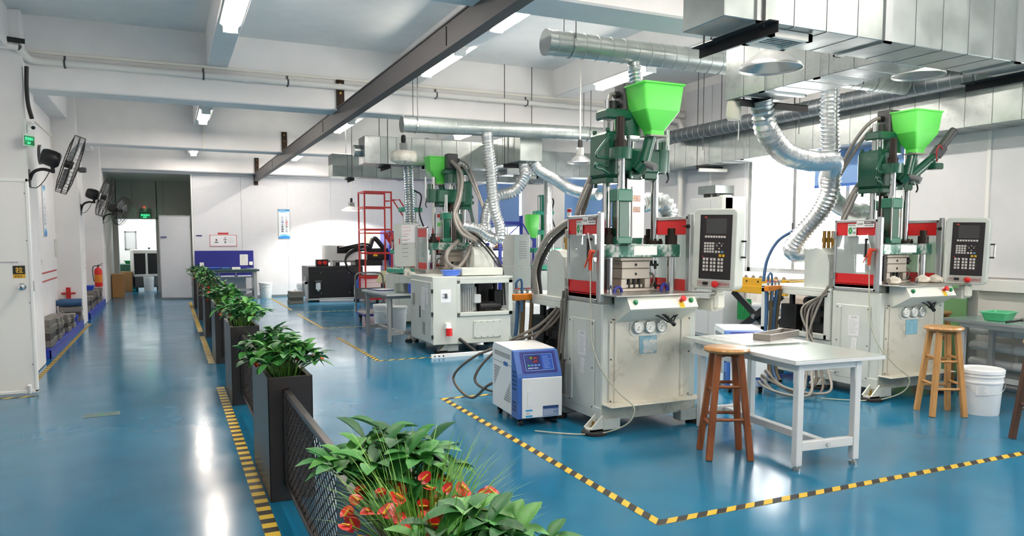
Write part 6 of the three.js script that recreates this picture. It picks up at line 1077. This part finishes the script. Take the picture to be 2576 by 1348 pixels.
// ───────── black moulding machine ─────────
{ const t = thing('moulding_machine', 'large black horizontal moulding machine with a white hood', 'moulding machine', [3.1, 0, -18.7]), z = -1.0;
  const b = part(t, 'base', [bx(.0, .08, z, 1.35, .86, 0, .01), bx(1.35, .08, z, 3.6, .62, -.1, .01)], mat.black); part(b, 'seam', [bx(.05, .74, 0, 1.33, .745, .003), bx(.0, .12, .0, .01, .8, .003)], mat.darkgrey); part(b, 'bolt', [[.3, .7], [1.0, .7], [.3, .2], [1.0, .2]].map(([x, y]) => rod([x, y, 0], [x, y, .012], .012, 8)), mat.steel);
  part(t, 'side_grille', bx(-.012, .25, -.7, .0, .6, -.25), mat.midgrey);
  const fl = part(t, 'oil_filter', [rod([.22, .3, .06], [.22, .48, .06], .06, 16), rod([.22, .26, .06], [.22, .3, .06], .03, 10)], mat.whitePl); part(fl, 'filter_head', bx(.14, .46, .0, .3, .52, .12, .01), mat.darkgrey);
  part(t, 'injection_hood', loft([[.94, .86], [.97, .92], [1.38, .92], [1.42, .86]].map(([y]) => y) && [rring(.95, .8, .42, .08, .92, -.45), rring(1.0, .94, .5, .09, .92, -.45), rring(1.38, .94, .5, .09, .92, -.45), rring(1.43, .86, .42, .08, .92, -.45)]), mat.offwhite);
  part(t, 'hood_window', bx(.75, 1.18, -.2, 1.12, 1.36, -.19, .002), mat.black); part(t, 'carriage', [bx(.72, .86, -.65, .82, .96, -.25), bx(1.2, .86, -.75, 1.9, 1.02, -.15, .01), bx(1.6, 1.0, -.8, 2.15, 1.3, -.2, .02)], mat.black);
  part(t, 'barrel_cover', bx(1.5, 1.02, -.2, 1.9, 1.3, -.14, .01), mat.blackMatte); part(t, 'warning_sign', soup([[[1.64, 1.1, -.138], [1.78, 1.1, -.138], [1.71, 1.22, -.138]]]), mat.yellowSign ?? (mat.yellowSign = M(0xe5b91c, .5)), 'yellow warning triangle');
  for (const [k, y] of [[0, 1.34], [1, 1.28], [2, 1.22], [3, 1.16]].entries()) { const yy = 1.16 + k * .06; part(t, 'hydraulic_hose', tube(k < 2 ? [[1.55, yy + .1, -.15], [1.2, yy + .08, -.1], [.98, yy - .05, -.05], [.92, .95, -.02], [1.05, .72, .02], [1.3, .65, .02]] : [[1.6, yy + .05, -.15], [1.35, yy + .08, -.12], [1.05, yy + .02, -.15], [.8, yy - .03, -.18]], .028, 30, 8), mat.black); }
  part(t, 'cable_chain', tube([[1.6, 1.3, -.3], [1.7, 1.55, -.3], [1.8, 1.5, -.28], [1.95, 1.3, -.25]], .06, 20, 8), mat.black);
  part(t, 'material_hopper', loft([rring(1.42, .1, .1, .02, 1.62, -.5), rring(1.55, .24, .24, .03, 1.62, -.5), rring(1.8, .26, .26, .03, 1.62, -.5)]), mat.bag);
  part(t, 'clamp_unit', [bx(2.05, .62, -.95, 2.75, 1.75, -.05, .02), bx(2.75, .62, -.95, 3.6, 1.6, -.05, .02)], mat.blueDark); part(t, 'fitting', [rod([1.3, .65, .02], [1.42, .65, .02], .035, 10), rod([1.95, .62, .0], [1.95, .75, .0], .06, 14), bx(1.9, .78, -.05, 2.4, .84, .05)], mat.steelRough);
  part(t, 'outlet_box', bx(.22, .86, -.3, .52, 1.03, -.15, .006), mat.black); part(t, 'red_socket', [rod([.3, .95, -.15], [.3, .95, -.1], .05, 14), rod([.43, .95, -.15], [.43, .95, -.1], .05, 14)], mat.red); part(t, 'oil_bottle', rod([.6, .86, -.2], [.6, 1.02, -.2], .035, 12, .025), mat.whitePl);
  part(t, 'floor_rail', [bx(-.06, .04, .06, 3.5, .08, .1), bx(-.1, .0, .04, -.04, .5, .1), bx(-.1, .44, -.3, -.04, .5, .1)], mat.ltgrey);
  part(t, 'foot', [[.2, -.1], [1.2, -.1], [.2, -.9], [2.6, -.3]].map(([x, q]) => rod([x, 0, q], [x, .08, q], .07, 14)), mat.blackMatte); }
single('yellow_bin', 'yellow plastic bin at the moulding machine', 'bin', bx(-.1, 0, -.1, .1, .3, .1, .02), mat.yellow, [6.0, .62, -18.5]);

// ───────── red rolling steps ─────────
{ const t = thing('rolling_steps', 'red steel rolling steps with a tall guard cage', 'steps', [4.52, 0, -17.7]), w = .32, d = .3, r = mat.redPaint, s = .035, H = 2.66;
  const post = (x, z, y0 = .12, y1 = H) => part(t, 'post', bx(x - s / 2, y0, z - s / 2, x + s / 2, y1, z + s / 2, .004), r);
  for (const x of [-w, w]) for (const z of [-d, d]) post(x, z);
  for (const y of [H - .02, 2.28, 1.76, 1.2, .62, .16]) part(t, 'rail', [bx(-w, y - .02, d - .015, w, y + .02, d + .015), bx(-w, y - .02, -d - .015, w, y + .02, -d + .015), bx(-w - .015, y - .02, -d, -w + .015, y + .02, d), ...(y < 1.3 ? [bx(w - .015, y - .02, -d, w + .015, y + .02, d)] : [])], r);
  part(t, 'deck', bx(-w, 1.66, -d, w, 1.69, d), r);
  for (const z of [-d + .03, d - .03]) { part(t, 'stringer', bar([w, 1.66, z], [w + 1.1, .1, z], .04, .1), r); part(t, 'handrail', tube([[w, H - .2, z], [w + .16, H - .2, z], [w + .26, H - .26, z], [w + 1.0, 1.15, z], [w + 1.0, .3, z]], .016, 30, 8), r); }
  for (let k = 1; k < 6; k++) part(t, 'tread', bx(w + k * .185 - .09, 1.66 - k * .26, -d + .03, w + k * .185 + .09, 1.685 - k * .26, d - .03, .004), r);
  part(t, 'tray', [bx(-w, .1, -d, w + .1, .14, d + .05)], r); for (const x of [-w, w]) part(t, 'castor', [rod([x - .02, .06, d + .02], [x + .02, .06, d + .02], .06, 16)], mat.darkgrey); }
// platform trolley
{ const t = thing('platform_trolley', 'blue platform trolley with a grey handle', 'trolley', [3.4, 0, -13.45], 0); part(t, 'deck', bx(-.27, .15, -.35, .27, .19, .35, .012), mat.blueDark); part(t, 'mat', bx(-.26, .19, -.34, .26, .194, .34), mat.midgrey);
  part(t, 'handle', tube([[-.26, .19, -.32], [-.27, .7, -.34], [-.25, .86, -.34], [-.15, .9, -.34], [.15, .9, -.34], [.24, .86, -.34], [.26, .7, -.34], [.25, .19, -.32]], .016, 50, 8), mat.midgrey); part(t, 'handle_panel', bx(-.26, .42, -.345, .25, .62, -.335), mat.midgrey);
  for (const x of [-.2, .2]) for (const z of [-.26, .26]) part(t, 'castor', [rod([x - .018, .06, z], [x + .018, .06, z], .06, 14), bx(x - .03, .08, z - .03, x + .03, .15, z + .03)], mat.darkgrey); }
// olive chute machine behind the grey table
{ const t = thing('granulator', 'olive green granulator with a slanted chute behind the grey table', 'granulator', [4.15, 0, -14.3]); part(t, 'body', bx(-.1, .05, -.4, .6, .72, .3, .02), mat.olive ?? (mat.olive = M(0x9a9a6a, .5))); part(t, 'chute', loft([[[-.42, .68, -.3], [-.42, .68, .3], [-.1, .6, .3], [-.1, .6, -.3]].reverse(), [[-.32, .9, -.3], [-.32, .9, .3], [.5, .9, .3], [.5, .9, -.3]].reverse()]), mat.olive); part(t, 'outlet', tube([[.2, .4, .3], [.25, .42, .4], [.24, .3, .46]], .04, 14, 8), mat.black); part(t, 'foot', [bx(0, 0, -.3, .08, .06, .2), bx(.42, 0, -.3, .5, .06, .2)], mat.black); }
// on the grey table
{ const t = thing('steel_pot', 'round stainless steel pot on the grey metal table', 'pot', [3.14, .737, -10.75]); part(t, 'body', lathe([[0, .003], [.105, .003], [.11, .01], [.11, .125], [.113, .13], [.106, .13], [.104, .01], [0, .008]], 30), mat.steel); }
single('clipboard', 'dark blue clipboard with papers on the grey metal table', 'clipboard', [bx(-.14, 0, -.2, .14, .008, .2, .002)], mat.blueDark, [2.98, .737, -11.35], rad(12));
single('paper_sheet', 'loose white papers on the clipboard', 'paper', [bx(-.11, 0, -.15, .11, .003, .15)], mat.white, [3.0, .7465, -11.33], rad(18));
tray('blue parts tray on top of the electric cabinet', [3.42, 1.032, -9.4], 0, .24, .16, .075, mat.trayBlue);
single('blue_bin', 'small blue bin beside the steel pot', 'bin', bx(-.03, 0, -.05, .05, .14, .05, .004), mat.bluePl, [3.2, .737, -10.5]);
{ const t = thing('steel_channel', 'white perforated steel channel lying before the rear-facing press', 'channel', [3.75, 0, -9.02], rad(2)); part(t, 'web', bx(-.75, .0, -.02, .85, .05, .02, .002), mat.white); part(t, 'slots', [-.72, -.66, -.6].map(x => bx(x, .015, .02, x + .02, .035, .0215)), mat.darkgrey); }
mould('grey mould standing on the floor before the end wall', [2.72, 0, -18.3], .32, .3, .3, 4, rad(5), 'steel mould on the floor');

// ───────── small teal presses ─────────
function tealPress(label, pos, turn, hopper) {   // the one with a hopper has its cabinet in view
  const t = thing('teal_press', label, 'press', pos, turn, 'small teal presses');
  part(t, 'base', bx(-.35, .05, -.6, .35, .9, .1, .01), mat.mach); part(t, 'table', bx(-.36, .92, -.5, .36, 1.0, .12, .006), mat.teal); part(t, 'platen', bx(-.32, 1.26, -.42, .32, 1.35, .02, .01), mat.teal);
  for (const x of [-.25, .25]) for (const z of [-.36, -.04]) part(t, 'guide_column', rod([x, 1.0, z], [x, 1.28, z], .03, 14), mat.chrome);
  for (const x of [-.12, .12]) part(t, 'tie_bar', rod([x, 1.35, -.2], [x, 2.1, -.2], .028, 14), mat.chrome);
  part(t, 'crosshead', [bx(-.2, 1.62, -.32, .2, 1.72, -.08, .01), bx(-.2, 2.02, -.3, .2, 2.1, -.1, .01)], mat.teal); part(t, 'cylinder', [rod([0, 2.1, -.2], [0, 2.4, -.2], .075, 16), rod([0, 2.38, -.2], [0, 2.42, -.2], .095, 8)], mat.teal); part(t, 'barrel', rod([0, 1.35, -.2], [0, 2.02, -.2], .05, 14), mat.tealDark);
  part(t, 'cylinder_rods', [[-.08, -.28], [.08, -.28], [-.08, -.12], [.08, -.12]].map(([x, z]) => rod([x, 2.08, z], [x, 2.42, z], .01, 6)), mat.chrome);
  if (hopper) part(t, 'hopper', loft([rring(1.55, .08, .08, .01, -.26, -.1), rring(1.78, .22, .2, .02, -.3, -.1), rring(2.02, .24, .22, .02, -.3, -.1)]), mat.hopper, 'bright green hopper');
  part(t, 'hose', [0, 1, 2, 3, 4].map(k => tube([[-.05 + k * .05, 1.95 - k * .06, .0], [-.12 + k * .05, 1.6, .1], [-.2 + k * .06, 1.3 - k * .02, .16], [-.05 + k * .05, 1.08 + k * .03, .2], [.25, 1.12 + k * .03, .14]], .018, 26, 6)), k5);
  part(t, 'dark_hose', [tube([[.06, 2.4, -.12], [.14, 2.3, -.02], [.08, 2.0, .02], [.16, 1.7, .06]], .016, 20, 6)], mat.rubber);
  if (hopper) part(t, 'cabinet', [bx(-.8, .05, -.5, -.42, 1.0, .1, .008), bx(-.78, 1.0, -.48, -.42, 1.62, .06, .008)], mat.mach); if (hopper) part(t, 'vent_slot', Array.from({ length: 8 }, (_, k) => bx(-.66, 1.15 + k * .045, .06, -.5, 1.165 + k * .045, .064)), mat.grey);
}
const k5 = mat.wrapLt = M(0xd2d0c8, .35, .4);
tealPress('small teal press with a green hopper in front of the window pillar', [6.95, 0, -13.4], 0, true);
tealPress('small teal press behind the rear-facing press by the red steps', [4.05, 0, -13.0], rad(6), false);
function tower(label, p) { const t = thing('signal_tower', label, 'signal light', p, 0, 'red white green signal towers'); part(t, 'pole', [rod([0, 0, 0], [0, .1, 0], .02, 10), rod([0, .08, 0], [0, .12, 0], .03, 10)], mat.ivory); part(t, 'red_lens', rod([0, .26, 0], [0, .32, 0], .04, 16), mat.red); part(t, 'clear_lens', rod([0, .18, 0], [0, .26, 0], .04, 16), mat.white); part(t, 'green_lens', rod([0, .12, 0], [0, .18, 0], .04, 16), mat.hopper); part(t, 'cap', rod([0, .32, 0], [0, .335, 0], .042, 16), mat.white); }
tower('red white green signal tower before the blue blind', [7.0, 1.78, -12.6]); tower('red and white signal tower beside the red steps', [4.12, 1.62, -11.85]);
single('tower_post', 'cream post carrying the signal tower before the blind', 'post', bx(-.1, 0, -.1, .1, 1.78, .1, .006), mat.ivory, [7.0, 0, -12.6]);
single('tower_post', 'red and grey guard post carrying the signal tower by the steps', 'post', [bx(-.12, 0, -.04, .1, 1.62, .04, .006)], mat.ltgrey, [4.12, 0, -11.85]);
single('red_guard_plate', 'red and white guard plate beside the rear-facing press', 'guard', [bx(-.11, 1.3, .0, .1, 1.56, .008), bx(-.11, .98, .0, .1, 1.12, .008)], mat.redPanel, [4.12, 0, -11.8]);

// ───────── blue storage rack ─────────
{ const t = thing('storage_rack', 'blue steel storage rack with planks and ring stacks', 'rack', [7.05, 0, -15.4]), m = mat.blueRack, w = .42, d = .35;
  for (const x of [-w, w]) for (const z of [-d, d]) part(t, 'upright', bx(x - .035, 0, z - .03, x + .035, x > 0 ? 2.08 : 1.45, z + .03, .004), m);
  for (const y of [.12, .62, 1.32]) { part(t, 'shelf', bx(-w, y, -d, w, y + .02, d), mat.grey); part(t, 'beam', [bx(-w, y - .05, d - .01, w, y + .03, d + .035, .004), bx(-w, y - .05, -d - .035, w, y + .03, -d + .01, .004)], m); }
  part(t, 'brace', [bar([w, 1.95, -d], [w + .0, 1.45, d], .03, .02), bar([w - .05, 1.85, -d], [-w + .2, 1.35, -d], .03, .02), bx(-w, 1.86, -d - .03, w, 1.94, -d), bar([-w, .95, d], [-w + .3, 1.25, d], .025, .02)], m); }
for (let k = 0; k < 10; k++) single('wooden_plank', 'short pale plank stacked on the blue rack', 'plank', bx(-.3, 0, -.035, .3, .022, .035, .002), k % 2 ? mat.woodB : mat.card, [6.93 + rr(-.06, .06), 1.342 + Math.floor(k / 3) * .024, -15.32 + (k % 3) * .09 + rr(-.01, .01)], rr(-.04, .04), 'planks on the blue rack');
for (let k = 0; k < 9; k++) single('ring_mould', 'grey ring in the tall stack on the blue rack', 'ring', lathe([[.08, .002], [.155, .002], [.16, .008], [.16, .06], [.155, .066], [.08, .066]], 26), mat.mouldDark, [7.22, .642 + k * .07, -15.3], 0, 'rings stacked on the blue rack');

// ───────── by the window wall ─────────
{ const t = thing('corner_cabinet', 'tall pale grey cabinet in the corner beside the window', 'cabinet', [7.5, 0, -8.95]); part(t, 'body', bx(-.2, .05, -.4, .22, 2.14, .4, .02), mat.ltgrey); part(t, 'door', bx(-.215, .1, -.38, -.2, 2.1, .1, .004), mat.ltgrey); part(t, 'side_profile', [bx(-.22, 1.4, .26, -.02, 2.16, .4, .03)], mat.mach); part(t, 'plinth', bx(-.19, 0, -.38, .22, .05, .38), mat.darkgrey); }
{ const t = thing('trunking_box', 'galvanised trunking box above the corner cabinet', 'trunking', [7.5, 2.2, -9.0]); part(t, 'box', bx(-.12, 0, -.25, .24, .12, .15, .004), mat.galvP); part(t, 'bracket', [bx(-.05, -.06, -.2, .0, 0, -.1), bx(-.05, -.06, .0, .0, 0, .1)], mat.darkgrey); }
for (const [z0, z1, g] of [[-8.45, -6.1, 'behind the white table'], [-5.0, -3.0, 'behind the lidded bucket']]) { const t = thing('radiator_pipes', 'three white heating pipes along the wall ' + g, 'radiator', [7.6, .25, (z0 + z1) / 2], 0, 'white wall heating pipes'); const L = (z1 - z0) / 2; for (const y of [0, .165, .33]) { const p = part(t, 'pipe', rod([0, y, -L], [0, y, L], .048, 18), mat.whitePl); part(p, 'end_cap', [-L, L].map(z => xf(fin(new THREE.SphereGeometry(.048, 14, 10)), { p: [0, y, z] })), mat.whitePl); part(p, 'pipe_clip', [-L * .6, .3 * L].map(z => rod([0, y, z], [0, y, z + .03], .052, 16)), mat.offwhite); } part(t, 'bracket', [-L * .6, .3 * L].map(z => bx(.04, -.05, z, .115, .4, z + .03)), mat.offwhite); }
single('green_board', 'pale green board leaning on the window wall behind the second press', 'board', bx(-.01, 0, -.42, .01, 1.42, .42, .003), mat.greenBoard, [7.66, .06, -5.55]);
single('green_net_basket', 'green plastic net panel hanging below the control panel', 'net', [...Array.from({ length: 7 }, (_, k) => bar([0, 0, -.12 + k * .04], [0, .3, -.12 + k * .04], .006, .006)), ...Array.from({ length: 8 }, (_, k) => bar([0, k * .043, -.12], [0, k * .043, .12], .006, .006)), bx(.004, 0, -.12, .006, .3, .12)], mat.greenMesh, [7.53, .36, -8.35], rad(8));
{ const t = thing('lift_table', 'yellow roller lift table with black scissor arms by the window', 'lift table', [7.1, 0, -7.3]); part(t, 'frame', [bx(-.42, .86, .58, .4, 1.02, .62, .004), bx(-.42, .86, -.62, .4, 1.02, -.58, .004), bx(-.44, .84, -.62, -.4, 1.03, .62, .004), bx(.36, .86, -.62, .4, 1.02, .62, .004), bx(-.455, .84, -.2, -.43, .93, .62, .004)], mat.yellow); part(t, 'bolt_hole', [-.45, -.25, -.05, .15, .35].map(z => rod([-.441, .99, z], [-.445, .99, z], .012, 8)), mat.black); part(t, 'latch', bx(-.46, .88, .38, -.44, .94, .44), mat.darkgrey);
  for (let k = 0; k < 9; k++) part(t, 'roller', rod([-.38, 1.03, -.52 + k * .13], [.35, 1.03, -.52 + k * .13], .035, 14), mat.steel);
  part(t, 'scissor_arm', [bar([-.38, .84, .5], [-.38, .25, -.4], .03, .09, .004), bar([-.35, .84, -.4], [-.35, .25, .5], .03, .09, .004)], mat.black); part(t, 'pivot', rod([-.42, .545, .05], [-.3, .545, .05], .03, 12), mat.steel); part(t, 'base', [bx(-.42, .08, -.55, .4, .2, .55, .01)], mat.blueRack); part(t, 'wheel', [[-.4, -.45], [-.4, .45], [.38, -.45], [.38, .45]].map(([x, z]) => rod([x - .025, .06, z], [x + .025, .06, z], .06, 14)), mat.black); }
single('blue_tool_tray', 'bright blue tool tray on the lift table base', 'tray', bx(-.2, 0, -.25, .2, .05, .25, .01), mat.blueLt, [7.1, .201, -7.0]);
single('window_lamp_bracket', 'rusty cream lamp bar under the wall duct', 'lamp bar', [rod([0, 0, -.22], [0, 0, .22], .028, 12)], mat.ivory, [7.45, 2.55, -9.0], rad(75));
single('cable_loop', 'thin pale cable dangling on the wall behind the white table', 'cable', tube([[0, .6, 0], [-.02, .5, -.25], [-.03, .3, -.5], [-.02, .05, -.6], [0, -.3, -.7]], .006, 30, 5), mat.ivory, [7.68, .6, -7.8]);
// dark green gantry frame behind the rear-facing press
{ const t = thing('gantry_frame', 'dark green steel gantry frame behind the rear-facing press', 'gantry', [4.75, 0, -12.3]);
  part(t, 'leg', bar([.02, 2.42, 0], [.52, .06, 0], .05, .05, .004), mat.green); part(t, 'leg', bar([-.02, 2.42, 0], [-.42, .06, 0], .05, .05, .004), mat.green);
  part(t, 'head_plate', bx(-.1, 2.4, -.06, .1, 2.46, .06, .004), mat.black); part(t, 'foot', [bx(.44, 0, -.1, .6, .06, .1, .006), bx(-.5, 0, -.1, -.34, .06, .1, .006)], mat.black); }
renderer.render(scene, camera);
